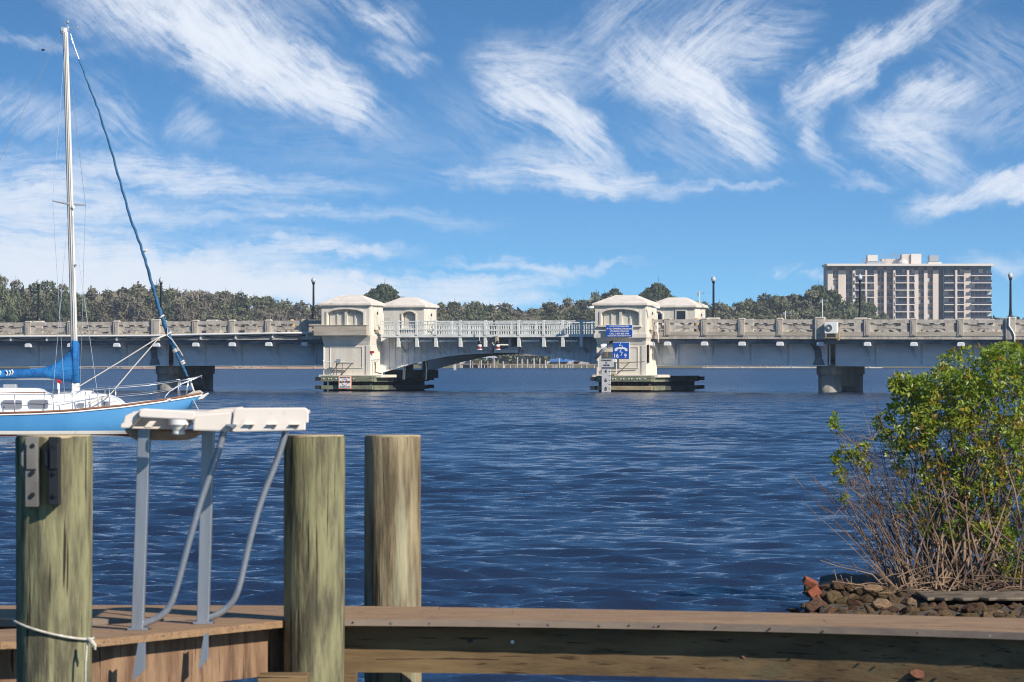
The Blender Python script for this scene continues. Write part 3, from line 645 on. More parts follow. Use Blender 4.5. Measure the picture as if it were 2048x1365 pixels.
# cameras under the eaves
def cam_tube(px, py, label, d=1):
    s = S(px, OFN); z = Z(py, px, OFN); r = bthing('security_camera', label, 'camera', s, OFN, z)
    m = MB(); m.tube([(s - .28, OFN - .1, z - .04 * d), (s + .28, OFN - .1, z + .05 * d)], .085, 10); m.build('housing', M['white'], r, smooth=True)
    m = MB(); m.tube([(s - .05 * d + .15 * -d, OFN - .1, z), (s - .25 * d, OFN + .15, z + .08)], .03, 6); m.build('arm', M['white'], r)
cam_tube(1181, 616, 'white tube camera under the eave on the water side of the blue notice tower', 1)
cam_tube(1312, 614.5, 'white box camera under the eave above the concrete railing', -1)
# coiled cable down the corner of the tower
r_pts = []
for k in range(130):
    t = k / 129; a = k * 1.05; s = TR[1] + .10 + .09 * math.sin(a); r_pts.append((s, OFN + .25 + .09 * math.cos(a), Z(690 + 36 * t, 1290, OFN)))
m = MB(); m.tube(r_pts, .022, 5); o = m.build('coiled_cable', M['black'], None, org=(TR[1], OFN, 1)); o.location = BW(TR[1], OFN, 1); o.rotation_euler = (0, 0, -YAW)
tag(o, 'black coiled cable down the corner of the tower with blue signs', 'cable')
# niche equipment on the sunny side of the parapet tower
r = pipes('pipe_manifold', 'white pipes with a red box on the sunny side of the parapet tower', 'pipes', 750, OFN + .8, [
    ('cross_pipe', [(741, 720, OFN + .3), (760, 719.5, OFN + .3)], .06, M['conduit']), ('cross_pipe', [(743, 724, OFN + .35), (755, 724, OFN + .35)], .05, M['conduit']),
    ('valve_pipe', [(747, 705, OFN + .5), (747, 724, OFN + .5)], .05, M['conduit']), ('hose', [(750, 724, OFN + .6), (751, 735, OFN + .6), (750, 745, OFN + .6), (763, 748, OFN + .6)], .05, M['pipe_dark'])])
m = MB(); a = S(745, OFN + .3); m.box(a - .1, a + .12, OFN + .1, OFN + .35, Z(707, 745), Z(702.5, 745)); m.build('control_box', M['red'], r)
# ---------------------------------------------------------------- signs
def sign_root(name, label, px, off, py): return bthing(name, label, 'sign', S(px, off), off, Z(py, px, off))
def place_text(r, body, px, py, off, h_px, mt, wpx=None):
    O = ORG[r.name]; s = S(px, off); z = Z(py, px, off); k = DP(s, off) / F
    return text(body, 'lettering', h_px * k * 1.40, mt, r, (s - O[0], off - O[1] - .012, z - O[2]), wid=(abs(S(px + wpx / 2, off) - S(px - wpx / 2, off)) if wpx else None))
od = OFN - .36
r = sign_root('notice_sign', 'blue notice to mariners with five lines of white letters under the window', 1238.5, od, 675)
m = MB(); a, b = S(1211.5, od), S(1265.5, od); m.box(a, b, od + .03, od + .06, Z(675, 1238, od), Z(650, 1238, od)); m.build('border', M['sign_white'], r)
a, b = S(1212.5, od), S(1264.5, od); m = MB(); m.box(a, b, od, od + .029, Z(674.2, 1238, od), Z(650.8, 1238, od)); m.build('panel', M['sign_blue'], r)
for body, y, wp, hp in (('ATTENTION MARINERS', 653.3, 39, 2.7), ('IF YOU EXPERIENCE PROBLEMS', 658.2, 50, 3.1), ('WITH BRIDGE OPERATION', 663.2, 38, 3.1), ('CALL 1-800-865-5794', 668, 39, 3.2), ('FLORIDA DEPT. OF TRANSPORTATION', 672.2, 46, 2.3)):
    place_text(r, body, 1238.5, y, od, hp, M['sign_white'], wp)
r = sign_root('telephone_sign', 'square blue sign with a white telephone handset and the numbers 16 and 9', 1242, od, 718)
m = MB(); a, b = S(1225.3, od), S(1258.6, od); m.box(a, b, od + .03, od + .06, Z(718.6, 1242, od), Z(684.9, 1242, od)); m.build('border', M['sign_white'], r)
m = MB(); a, b = S(1226.1, od), S(1257.8, od); m.box(a, b, od, od + .029, Z(717.9, 1242, od), Z(685.6, 1242, od)); m.build('panel', M['sign_blue'], r)
def sp_(x, y): return (S(x, od), Z(y, x, od))
m = MB()
arc = [(-12.5, 699.5), (-12.2, 697.5), (-9, 695.8), (-4, 694.9), (4, 694.9), (9, 695.8), (12.2, 697.5), (12.5, 699.5)]
m.prism([sp_(1242 + x, y) for x, y in arc] + [sp_(1242 + x, y) for x, y in ((12.8, 703), (8, 702.3), (7, 699.2), (3, 698.4), (-3, 698.4), (-7, 699.2), (-8, 702.3), (-12.8, 703))], od - .012, od - .001)
m.build('handset', M['sign_white'], r)
m = MB()
for z0_, z1_ in (((1241.5, 687), (1238.2, 692.5)), ((1238.2, 692.5), (1245, 692.5)), ((1245, 692.5), (1239.5, 705)), ((1239.5, 705), (1245, 705)), ((1245, 705), (1241.5, 712))):
    m.tube([(*sp_(*z0_)[:1], od - .02, sp_(*z0_)[1]), (*sp_(*z1_)[:1], od - .02, sp_(*z1_)[1])], .021, 6)
m.build('lightning_bolt', M['sign_white'], r)
place_text(r, '16', 1232, 712.3, od, 8, M['sign_white'], 9); place_text(r, '9', 1250.8, 712.3, od, 8, M['sign_white'], 5)
og = OFN - 1.25
r = bthing('clearance_gauge', 'tall grey board with black numbers 4, 6 and 8 standing in the water', 'gauge board', S(1212, og), og, -.3)
m = MB(); a, b = S(1203.5, og), S(1221, og); m.box(a, b, og, og + .08, -.3, Z(735.5, 1212, og)); m.build('board', M['sign_grey'], r)
for t_, y in (('4', 743.5), ('6', 761), ('8', 778.5)): place_text(r, t_, 1211.5, y, og, 7.4, M['ink'], 4.6)
for y in (743.4, 752, 760.5, 769, 778):
    m = MB(); s = S(1219.3, og); m.box(s - .05, s + .06, og - .012, og - .001, Z(y + .6, 1219, og), Z(y - .6, 1219, og)); m.build('tick', M['ink'], r)
oc = og - .05
m = MB(); a, b = S(1199, oc), S(1226.8, oc); m.box(a, b, oc - .03, oc + .03, Z(734.8, 1212, oc), Z(718, 1212, oc)); m.build('header_board', M['sign_grey'], r)
for t_, y, wp in (('CLEARANCE', 721.2, 20), ('AT', 726, 4), ('CENTER', 731, 13)): place_text(r, t_, 1213, y, oc - .03, 3.0, M['ink'], wp)
r = bthing('slow_speed_sign', 'square white sign with an orange border and circle fixed to the fender', 'sign', S(690, og), og, .2)
m = MB(); a, b = S(676.8, og), S(703.2, og); m.box(a, b, og, og + .04, Z(778, 690, og), Z(752.3, 690, og)); m.build('border', M['sign_orange'], r)
m = MB(); a, b = S(678.2, og), S(701.8, og); m.box(a, b, og - .01, og - .001, Z(776.8, 690, og), Z(753.5, 690, og)); m.build('panel', M['sign_white'], r)
m = MB(); cx, cz = S(690, og), Z(764.5, 690, og); rr = 6.2 * 29 / 29 * DP(cx, og) / F
m.tube([(cx + rr * math.cos(t), og - .02, cz + rr * math.sin(t)) for t in [2 * math.pi * k / 28 for k in range(29)]], .017, 5, False); m.build('ring', M['sign_orange'], r)
for t_, y, wp, hp in (('MANATEE ZONE', 755.6, 20, 2.0), ('SLOW SPEED', 764.5, 21, 3.6), ('MINIMUM WAKE', 774.2, 20, 2.0)): place_text(r, t_, 690, y, og - .012, hp, M['ink'], wp)
# ---------------------------------------------------------------- street lamps
def lamp(px, off, yb, label, yt=553):
    s = S(px, off); z0 = ZT + .2 + slope(s) if off > 5 else ZT + .12 + slope(s); r = bthing('street_lamp', label, 'street lamp', s, off, z0, 'lamps along the bridge')
    k = DP(s, off) / F; zt = CH - (yt - HY) * k; h = zt - z0
    m = MB(); m.lathe([(.16, z0), (.16, z0 + .08), (.12, z0 + .2), (.10, z0 + .42), (.085, z0 + .6), (.072, z0 + h * .76), (.07, z0 + h * .765), (.07, z0 + h * .775), (.06, z0 + h * .78), (.08, z0 + h * .81), (.12, z0 + h * .835), (.12, z0 + h * .85)], s, off, 12); m.build('pole', M['black'], r, smooth=False)
    m = MB(); m.lathe([(.10, z0 + h * .851), (.16, z0 + h * .875), (.175, z0 + h * .91), (.14, z0 + h * .945), (.09, z0 + h * .96)], s, off, 14); m.build('globe', M['glass_globe'], r, smooth=True)
    m = MB(); m.lathe([(.095, z0 + h * .961), (.05, z0 + h * .975), (.02, z0 + h * .99), (.005, zt)], s, off, 10); m.build('finial', M['glass_globe'], r)
fo = W_ - .2
lamp(77, fo, 637, 'black street lamp behind the railing, farthest out past the sailboat mast', 557)
lamp(322, fo, 637, 'black street lamp half hidden by the furled blue headsail')
lamp(627, fo, 637, 'black street lamp beside the parapet tower')
lamp(1427, fo, 637, 'black street lamp between the square dark window and the first trees', 551)
lamp(1720, fo, 637, 'black street lamp standing in front of the apartment block', 547)
lamp(2021, .15, 632, 'black street lamp above the green bush with a white conduit at its foot', 543)
# ---------------------------------------------------------------- fittings on the approach spans
r = bthing('air_conditioner', 'white fan unit hung on the concrete railing beside the wide pier post', 'condenser', S(1661, -.45), -.45, Z(672, 1661))
a, b = S(1649, -.5), S(1674, -.5); zt, zb = Z(645, 1661, -.5), Z(667.5, 1661, -.5)
m = MB(); m.box(a, b, -.5, -.12, zb, zt); m.build('casing', M['white'], r, bevel=.02)
cx, cz = S(1657.5, -.5), Z(656.5, 1657, -.5); rad = .25
m = MB(); m.lathe([(rad, 0), (rad, .02)], 0, 0, 24)
m.v = [(cx + v[0], -.501 - v[2], cz + v[1]) for v in m.v]; m.build('fan_grille', M['grey_metal'], r)
m = MB()
for q in (.07, .12, .17, .22): m.tube([(cx + q * math.cos(t), -.53, cz + q * math.sin(t)) for t in [2 * math.pi * k / 20 for k in range(21)]], .008, 4, False)
m.build('grille_ring', M['black'], r)
m = MB(); m.lathe([(.06, 0), (.06, .04)], 0, 0, 12); m.v = [(cx + v[0], -.52 - v[2], cz + v[1]) for v in m.v]; m.build('fan_hub', M['white'], r)
m = MB(); m.box(a - .02, b + .1, -.55, -.10, zb - .32, zb - .26); m.box(a + .05, a + .12, -.5, -.44, zb - .26, zb - .002); m.box(b - .1, b - .03, -.5, -.44, zb - .26, zb - .002); m.box(b - .02, b + .12, -.35, -.15, zb - .45, zb + .15); m.build('shelf', M['timber_tan'], r)
r = bthing('conduit_pipe', 'long white pipe clipped under the concrete railing from the sailboat to the parapet tower', 'pipe', S(300, -.16), -.16, 3.9)
pts = [(-150, 671.5), (0, 673.5), (100, 673), (300, 672), (400, 669.5), (560, 667), (636, 665.5)]
m = MB(); m.tube([(S(a, -.16), -.16, Z(b, a, -.16)) for a, b in pts], .075, 8); m.build('pipe', M['conduit'], r, smooth=True)
for j, (x0, x1) in enumerate(((-30, 20), (22, 92), (178, 232), (235, 305), (318, 400), (404, 470), (474, 544), (548, 612))):
    y = float(np.interp((x0 + x1) / 2, [p[0] for p in pts], [p[1] for p in pts])); m = MB()
    m.tube([(S(x0 + (x1 - x0) * t, -.1), -.1, Z(y + 2 + (3.2 + .6 * (j % 3)) * math.sin(math.pi * t) + (2 if j % 2 else 0) * t, x0 + (x1 - x0) * t)) for t in [i / 8 for i in range(9)]], .028, 6); m.build('slack_cable', M['black'], r)
    m = MB(); m.box(S(x1 + 1, -.1) - .05, S(x1 + 1, -.1) + .05, -.12, .0, Z(y + 9, x1), Z(y + 1, x1)); m.build('pipe_clip', M['conduit'], r)
r = bthing('conduit_pipe', 'thin white pipe running down from the foot of the lamp above the bush', 'pipe', S(2023, -.2), -.2, 3.4)
m = MB(); m.tube([(S(a, -.2), -.2, Z(b, a, -.2)) for a, b in ((2019, 634), (2018, 652), (2026, 664), (2029, 672), (2029, 690))], .05, 8); m.build('pipe', M['conduit'], r, smooth=True)
r = bthing('conduit_pipe', 'short white upright pipe on the concrete railing beside the tower with blue signs', 'pipe', S(1315, -.2), -.2, 3.4)
m = MB(); m.tube([(S(a, -.2), -.2, Z(b, a, -.2)) for a, b in ((1315, 645), (1315, 663), (1315.5, 667), (1317, 686))], .05, 8); m.build('pipe', M['conduit'], r, smooth=True)
for px, lb in ((1394, 'round-topped sandy bollard behind the railing near the tower with blue signs'), (584, 'round-topped sandy bollard behind the railing near the parapet tower')):
    off = 1.35; s = S(px, off); m = MB(); m.lathe([(.22, 3.87), (.22, 4.8), (.20, 4.93), (.12, 5.03), (.02, 5.07)], s, off, 16)
    o = m.build('bollard', mat('sandy_bollard', (.50, .33, .18), .8), None, smooth=True, org=(s, off, 3.87)); o.location = BW(s, off, 3.87); tag(o, lb, 'bollard')
# weather masts
def mast_(px, yt, yb, off, label, dz=0):
    s = S(px, off); r = bthing('weather_mast', label, 'mast', s, off, Z(yb, px, off)); zt = Z(yt, px, off)
    m = MB(); m.tube([(s, off, Z(yb, px, off)), (s, off, zt)], .03, 6); m.build('pole', M['steel'], r)
    m = MB(); m.tube([(s - .1, off, zt - .1), (s + .35, off, zt - .15)], .02, 6); m.box(s - .15, s - .06, off - .05, off + .05, zt - .3, zt - .1); m.box(s + .3, s + .36, off - .04, off + .04, zt - .22, zt - .05); m.build('sensor_arm', M['grey_metal'], r)
mast_(1399, 583, 640, OFF + 2, 'thin pale weather mast at the corner of the house with the square window')
mast_(1645, 598, 636, W_, 'thin pale pole rising behind the wide pier post')
mast_(1571, 622, 640, W_ + .5, 'short pale light pole behind the concrete railing in front of dark trees')
# ================================================================ FAR SHORE
rnd = random.Random(7); nrs = np.random.RandomState(11)
def leaf_quads(centers, size, rs, flat=0.0, aspect=1.6):
    """small randomly turned leaf clumps, one quad each"""
    n = len(centers); d = rs.normal(size=(n, 3)); d /= np.linalg.norm(d, axis=1)[:, None]
    e = rs.normal(size=(n, 3)); e[:, 2] *= (1 - flat); a = np.cross(d, e); a /= np.linalg.norm(a, axis=1)[:, None] + 1e-9
    b = np.cross(d, a); s = (size * (0.55 + rs.rand(n) * 0.9))[:, None]
    a = a * s * 0.5 * aspect; b = b * s * 0.5
    return np.stack([centers - a, centers - b * .9 + a * .1, centers + a, centers + b * .9 - a * .1], axis=1).reshape(-1, 3)
def mesh_quads(name, verts, mt):
    n = len(verts) // 4; me = bpy.data.meshes.new(name); me.vertices.add(len(verts)); me.vertices.foreach_set('co', verts.astype(np.float32).ravel())
    me.loops.add(n * 4); me.loops.foreach_set('vertex_index', np.arange(n * 4, dtype=np.int32)); me.polygons.add(n)
    me.polygons.foreach_set('loop_start', np.arange(0, n * 4, 4, dtype=np.int32)); me.polygons.foreach_set('loop_total', np.full(n, 4, dtype=np.int32))
    me.update(calc_edges=True); me.materials.append(mt); return me
M['leaf_dark'] = mat('live_oak_foliage', (.060, .078, .038), .75, col2=(.15, .155, .085), vscale=.35, blo=.35, bhi=.62, rand=.28, spec=.25)
M['leaf_olive'] = mat('olive_foliage', (.105, .105, .06), .75, col2=(.20, .185, .115), vscale=.35, rand=.22, spec=.2)
M['leaf_bare'] = mat('bare_twigs', (.145, .125, .09), .85, col2=(.22, .195, .145), vscale=.5, rand=.18, spec=.1)
M['leaf_pine'] = mat('pine_foliage', (.050, .070, .030), .75, col2=(.10, .115, .05), vscale=.4, rand=.15, spec=.25)
M['bark'] = mat('grey_bark', (.20, .165, .13), .9, col2=(.12, .10, .08), vscale=1.5, stretch=(2, 2, .4))
def crown_pts(lobes, n, rs, shell=.55):
    out = []; vol = np.array([l[3] * l[4] * l[5] for l in lobes]) ** .8; cnt = (n * vol / vol.sum()).astype(int)
    for l, c in zip(lobes, cnt):
        p = rs.normal(size=(c, 3)); p /= np.linalg.norm(p, axis=1)[:, None]; r = (shell + (1 - shell) * rs.rand(c)) * (1 + .12 * rs.normal(size=c))
        p *= r[:, None]; out.append(p * np.array(l[3:6]) + np.array(l[0:3]))
    return np.concatenate(out)
def tree_proto(kind, seed):
    """crown and trunk of a tree 1 m per unit, about 20 m tall"""
    rs = np.random.RandomState(seed); rr = random.Random(seed); H = 20.0; lobes = []
    if kind == 'broad':
        for k in range(15):
            a = rr.uniform(0, 6.28); r = rr.uniform(1.0, 5.6); z = rr.uniform(9, 17.8 - r * .5); s = rr.uniform(1.8, 3.1)
            lobes.append((r * math.cos(a), r * math.sin(a) * .9, z, s * 1.25, s * 1.1, s * .72))
        lobes.append((rr.uniform(-1.5, 1.5), 0, 18.2, 2.3, 2.0, 1.3)); n, size, mt = 6500, .5, M['leaf_dark']
    elif kind == 'olive':
        for k in range(13):
            a = rr.uniform(0, 6.28); r = rr.uniform(.8, 4.4); z = rr.uniform(8, 17.5 - r * .5); s = rr.uniform(1.5, 2.6)
            lobes.append((r * math.cos(a), r * math.sin(a), z, s * 1.1, s, s * .95))
        lobes.append((0, 0, 18.3, 1.8, 1.6, 1.4)); n, size, mt = 5500, .46, M['leaf_olive']
    elif kind == 'pine':
        for k in range(16):
            a = rr.uniform(0, 6.28); r = rr.uniform(.5, 4.6) ; z = 18.2 - (r / 4.6) ** 2 * 3.8 - rr.uniform(0, 1.6); s = rr.uniform(1.3, 2.1)
            lobes.append((r * math.cos(a), r * math.sin(a), z, s * 1.2, s, s * .55))
        n, size, mt = 4200, .5, M['leaf_pine']
    else:
        for k in range(14):
            a = rr.uniform(0, 6.28); r = rr.uniform(.5, 4.6); z = rr.uniform(9, 18 - r * .5); s = rr.uniform(1.6, 2.6)
            lobes.append((r * math.cos(a), r * math.sin(a), z, s, s, s))
        n, size, mt = 3000, .34, M['leaf_bare']
    P_ = crown_pts(lobes, n, rs, .35 if kind == 'bare' else .6)
    v = leaf_quads(P_, size, rs, aspect=(6.0 if kind == 'bare' else 1.7))
    crown = mesh_quads('crown', v, mt)
    m = MB(); m.tube([(0, 0, -1), (.15, 0, 5), (-.1, .1, 10), (0, 0, 15)], [.55, .42, .32, .14], 8)
    for l in lobes:
        zb = rr.uniform(5, 10); p0 = Vector((0, 0, zb)); p1 = Vector(l[0:3]); mid = (p0 + p1) / 2 + Vector((0, 0, -.6))
        m.tube([p0, mid, p1, p1 + (p1 - mid) * .35], [.24, .17, .10, .03], 5)
        if kind == 'bare':
            for q in range(3):
                d = Vector((rr.uniform(-1, 1), rr.uniform(-1, 1), rr.uniform(.2, 1.2))).normalized() * rr.uniform(1.5, 2.8); m.tube([mid, mid + d * .5 + Vector((0, 0, .2)), p1 + d], [.09, .06, .02], 4)
    t = m.build('trunk', M['bark'], None); tm = t.data; bpy.data.objects.remove(t)
    return crown, tm
PROTO = {k: [tree_proto(k, 100 + 7 * i + hash_) for i in range(n)] for k, n, hash_ in (('broad', 5, 1), ('olive', 3, 2), ('pine', 2, 3), ('bare', 2, 4))}
def tree(kind, px, top, D, wpx=None, label='', group='trees on the far shore', name=None, rz=None, ground=.9):
    x = (px - 1024) / F * D; H = CH + (HY - top) * D / F - ground; cr, tr = PROTO[kind][rnd.randrange(len(PROTO[kind]))]
    sz = H / 19.4; sx = (wpx * D / F / 12.5) if wpx else sz * rnd.uniform(.85, 1.2)
    nm = name or {'broad': 'oak_tree', 'olive': 'broadleaf_tree', 'pine': 'pine_tree', 'bare': 'bare_tree'}[kind]
    r = thing(nm, label, 'tree', (x, D, ground), rnd.uniform(0, 6.28) if rz is None else rz, group); r.scale = (sx, sx, sz)
    for n_, me in (('crown', cr), ('trunk', tr)):
        o = link(bpy.data.objects.new(n_, me)); o.parent = r
    return r
SKY = [(-80, 552), (0, 556), (20, 562), (45, 566), (60, 562), (120, 566), (150, 582), (168, 588), (185, 578), (230, 574), (265, 566), (300, 564), (330, 570), (370, 574), (400, 576), (420, 574), (470, 582), (500, 592), (530, 590), (570, 600), (600, 607), (640, 607), (700, 604), (740, 600), (800, 607), (850, 612), (880, 606), (905, 597), (940, 600), (1000, 606), (1040, 612), (1062, 618), (1078, 612), (1092, 602), (1130, 600), (1160, 594), (1190, 592), (1225, 590), (1270, 598), (1340, 602), (1400, 604), (1440, 608), (1470, 602), (1510, 592), (1550, 585), (1590, 583), (1640, 586), (1668, 600), (1700, 614), (1750, 626), (1800, 634), (1960, 636), (1985, 628), (2010, 634), (2100, 638)]
def skyl(px): return float(np.interp(px, [s[0] for s in SKY], [s[1] for s in SKY]))
LAB = {'broad': 'dark green spreading tree in the wooded far shore', 'olive': 'olive brown tree in the wooded far shore', 'bare': 'leafless greyish tree in the wooded far shore', 'pine': 'tall pine in the wooded far shore'}
def kind_at(px):
    r = rnd.random()
    if 360 < px < 460 or 560 < px < 740 or 990 < px < 1060: return 'bare' if r < .6 else 'olive'
    if px < 130: return 'broad' if r < .7 else 'olive'
    if px > 1080: return 'broad' if r < .85 else 'olive'
    return 'broad' if r < .5 else ('olive' if r < .85 else 'bare')
px = -60.0
while px < 2120:
    if not (1740 < px < 1960):
        k = kind_at(px); tree(k, px, skyl(px) + rnd.uniform(-2, 8), 1255 + rnd.uniform(-25, 25), rnd.uniform(70, 118), LAB[k])
    px += rnd.uniform(24, 38)
px = -70.0
while px < 2120:
    t = skyl(px); k = kind_at(px); tree(k, px, t + rnd.uniform(14, 34) * (1 if t < 620 else .5), 1205 + rnd.uniform(-15, 15), rnd.uniform(60, 96), LAB[k])
    px += rnd.uniform(25, 36)
tree('pine', 764, 563, 1290, 108, 'tall round-headed pine rising between the two roofs of the parapet tower pair', None)
tree('pine', 1312, 561, 1290, 96, 'umbrella pine with bare limbs rising behind the roof of the square-window house', None)
tree('pine', 1224, 572, 1290, 70, 'rounded tree rising over the ridge of the blue-sign tower', None)
tree('broad', 1186, 584, 1280, 50, 'dark tree just left of the roof of the blue-sign tower', None)
tree('pine', 1642, 565, 1240, 96, 'open-limbed pine standing in front of the edge of the apartment block', None)
tree('broad', -8, 549, 1180, 66, 'dark green tree at the far end of the shore beyond the sailboat stern', None)
tree('broad', 1722, 590, 1270, 60, 'dark tree in front of the lower storeys of the apartment block, beside the street lamp', None)
tree('broad', 1690, 606, 1250, 60, 'low dark tree in front of the foot of the apartment block beside the open-limbed pine', None)
for px_, t_, w_ in ((1700, 600, 66), (1745, 612, 60), (1668, 616, 50), (1765, 626, 50), (1655, 606, 50)): tree('broad', px_, t_, 1215, w_, LAB['broad'])
for px, t in ((108, 604), (128, 598), (95, 612), (20, 610), (1430, 618)):
    tree('pine', px, t, 1165, 34, 'dark palm-like crown in front of the wooded far shore', 'low dark crowns in front of the wood', 'shore_tree')
# ground of the far shore and the undergrowth
m = MB(); m.box(-900, 900, 1150, 2030, -2, .9); tag(m.build('far_shore', mat('shore_ground', (.16, .15, .10), .95, col2=(.10, .10, .06), vscale=.05)), 'low grassy ground of the far shore', None, None, 'structure')
v = []
cnt = 15000; xs = nrs.uniform(-200, 200, cnt); ys = nrs.uniform(1165, 1200, cnt); hm = 5.5 + 3 * np.sin(xs * .13) + 2 * np.sin(xs * .41 + 1); zs = .5 + nrs.rand(cnt) ** .8 * hm
v = leaf_quads(np.stack([xs, ys, zs], 1), 1.3, nrs)
o = link(bpy.data.objects.new('undergrowth', mesh_quads('undergrowth', v, M['leaf_dark']))); tag(o, 'dark shrubs massed along the far shore under the trees', 'shrubs', None, 'stuff')
# second, deeper mass so that no sky shows low between the trunks
xs = nrs.uniform(-210, 210, 16000); zs = 1 + nrs.rand(16000) ** .7 * np.array([(CH + (HY - max(skyl(1024 + x / 1330 * F) + 16, 585)) * 1330 / F) for x in xs]) * .96
o = link(bpy.data.objects.new('forest', mesh_quads('forest', leaf_quads(np.stack([xs, nrs.uniform(1300, 1360, 16000), zs], 1), 2.3, nrs), M['leaf_olive']))); tag(o, 'distant wood filling in behind the nearer trees of the far shore', 'wood', None, 'stuff')
# ---------------------------------------------------------------- sea walls and docks seen under the bridge
M['seawall'] = mat('sandy_seawall', (.60, .40, .28), .8, col2=(.45, .28, .19), vscale=.3, stretch=(1, 1, 3))
M['palewall'] = mat('pale_seawall', (.62, .60, .56), .8, col2=(.4, .38, .34), vscale=.3)
M['far_white'] = mat('far_white_paint', (.52, .50, .47), .7, col2=(.30, .28, .26), vscale=.4)
M['far_grey'] = mat('far_grey_roof', (.42, .42, .43), .7)
M['far_blue'] = mat('blue_boat_cover', (.05, .16, .42), .6)
M['far_brown'] = mat('far_brown_wood', (.30, .21, .16), .8)
def wallseg(name, label, px0, px1, D, z0, z1, mt):
    a, b = (px0 - 1024) / F * D, (px1 - 1024) / F * D
    r = thing(name, label, 'sea wall', ((a + b) / 2, D, 0), 0, None, ((a + b) / 2, D, 0))
    m = MB(); m.box(a, b, D, D + 1, -1, z0); m.build('wall', mt, r); m = MB(); m.box(a - .2, b + .2, D - .25, D + 1.1, z0, z1); m.build('coping', M['palewall'], r)
    n = int((b - a) / 6); pm = MB(); pm.box(-.2, .2, D - .18, D, -1, z0 - .02); po = pm.build('buttress', mt, r, org=(0, D, 0))
    for k in range(min(n, 60)):
        c = po if k == 0 else link(po.copy()); c.parent = r; c.location = (a + (b - a) * (k + .5) / n - (a + b) / 2, 0, 0)
wallseg('sea_wall', 'sandy orange sea wall seen under the girder between the sailboat and the parapet tower', 395, 655, 1060, .55, .66, M['seawall'])
wallseg('sea_wall', 'sandy sea wall seen under the girder behind the mast of the sailboat', 245, 330, 1060, .5, .62, M['seawall'])
wallseg('sea_wall', 'pale sea wall seen under the long girder between the blue-sign tower and the bush', 1405, 1765, 1120, .45, .62, M['palewall'])
wallseg('sea_wall', 'pale sea wall seen behind the sailboat boom', 60, 245, 1090, .3, .42, M['palewall'])
def dock(label, px0, px1, D, z=1.0, step=5.0, post=2.0, mt=None):
    a, b = (px0 - 1024) / F * D, (px1 - 1024) / F * D; c = (a + b) / 2
    r = thing('dock', label, 'dock', (c, D, 0), 0, None, (c, D, 0))
    m = MB(); m.box(a, b, D, D + 2, z - .2, z); m.build('deck', M['far_brown'], r)
    n = int((b - a) / step); pm = MB(); pm.lathe([(.17, -1), (.17, post)], 0, D + .1, 7); po = pm.build('piling', mt or M['far_white'], r, org=(0, D, 0))
    qm = MB(); qm.lathe([(.13, -1), (.13, z - .22)], 0, D + .3, 6); qo = qm.build('deck_pile', M['far_white'], r, org=(0, D, 0))
    k = 0
    for i in range(min(n, 95)):
        x = a + (b - a) * (i + .5 + rnd.uniform(-.35, .35)) / n - c
        if i % 2 == 0:
            o = po if i == 0 else link(po.copy()); o.parent = r; o.location = (x, 0, rnd.uniform(-.5, .9))
        o = qo if i == 0 else link(qo.copy()); o.parent = r; o.location = (x + rnd.uniform(-1, 1), 0, 0)
    return r
dock('low dock with pale pilings seen under the left half of the opening span', 886, 1010, 1130, 1.15, 1.5, 2.4)
dock('low dock with pale pilings seen under the right half of the opening span', 1004, 1196, 1120, 1.1, 1.7, 2.2)
dock('low dock with white posts seen between the boom and the bow of the sailboat', 150, 300, 1085, .6, 1.6, .9)
dock('low dock with white posts seen under the girder left of the parapet tower', 462, 530, 1050, .6, 1.2, .9)
dock('low dock with white posts seen under the girder beyond the blue-sign tower', 1405, 1560, 1115, .6, 2.2, .9)
def shed(name, label, px0, px1, D, yb, yt, roofmt, wallmt, solid=True):
    a, b = (px0 - 1024) / F * D, (px1 - 1024) / F * D; z0 = .5; z1 = CH - (yb - HY) * D / F; z2 = CH - (yt - HY) * D / F; c = (a + b) / 2
    r = thing(name, label, 'boathouse', (c, D, z0), 0, None, (c, D, z0))
    m = MB(); m.frus((a - .5, b + .5, D - 1, D + 9), z1, (a + 1.4, b - 1.4, D + 3.9, D + 4.1), z2); m.build('roof', roofmt, r)
    if solid: m = MB(); m.box(a + .2, b - .2, D, D + 8, z0, z1 - .01); m.build('wall', wallmt, r)
    else:
        for x in (a + .3, (a * 2 + b) / 3, (a + b * 2) / 3, b - .3):
            m = MB(); m.box(x - .15, x + .15, D, D + .3, -1, z1 - .01); m.build('post', wallmt, r)
shed('boathouse', 'grey hip-roofed boathouse seen through the gap of midspan', 943, 992, 1140, 716, 707.5, M['far_grey'], M['far_brown'], False)
shed('boathouse', 'open brown-roofed boat lift seen under the right leaf', 1042, 1082, 1135, 711.5, 708.5, M['far_brown'], M['far_white'], False)
shed('boathouse', 'white building low on the water under the curve of the left leaf', 836, 889, 1135, 727, 716, M['far_white'], M['far_white'])
shed('boathouse', 'blue-roofed boat lift under the right leaf beside the blue-sign tower', 1104, 1134, 1138, 724, 719, M['far_blue'], M['far_white'], False)
def far_boat(px, D, L, label, cover=True):
    x = (px - 1024) / F * D; r = thing('motor_boat', label, 'boat', (x, D, .6), 0, None, (x, D, .6))
    m = MB(); m.prism([(x - L / 2, 1.0), (x + L * .32, 1.0), (x + L / 2, 1.9), (x - L / 2, 1.75)], D - 1.1, D + 1.1); m.build('hull', M['far_white'], r)
    m = MB(); m.prism([(x - L * .4, 1.78), (x + L * .3, 1.86), (x + L * .15, 2.55), (x - L * .3, 2.5)], D - .9, D + .9); m.build('cover' if cover else 'cabin', M['far_blue'] if cover else M['far_white'], r)
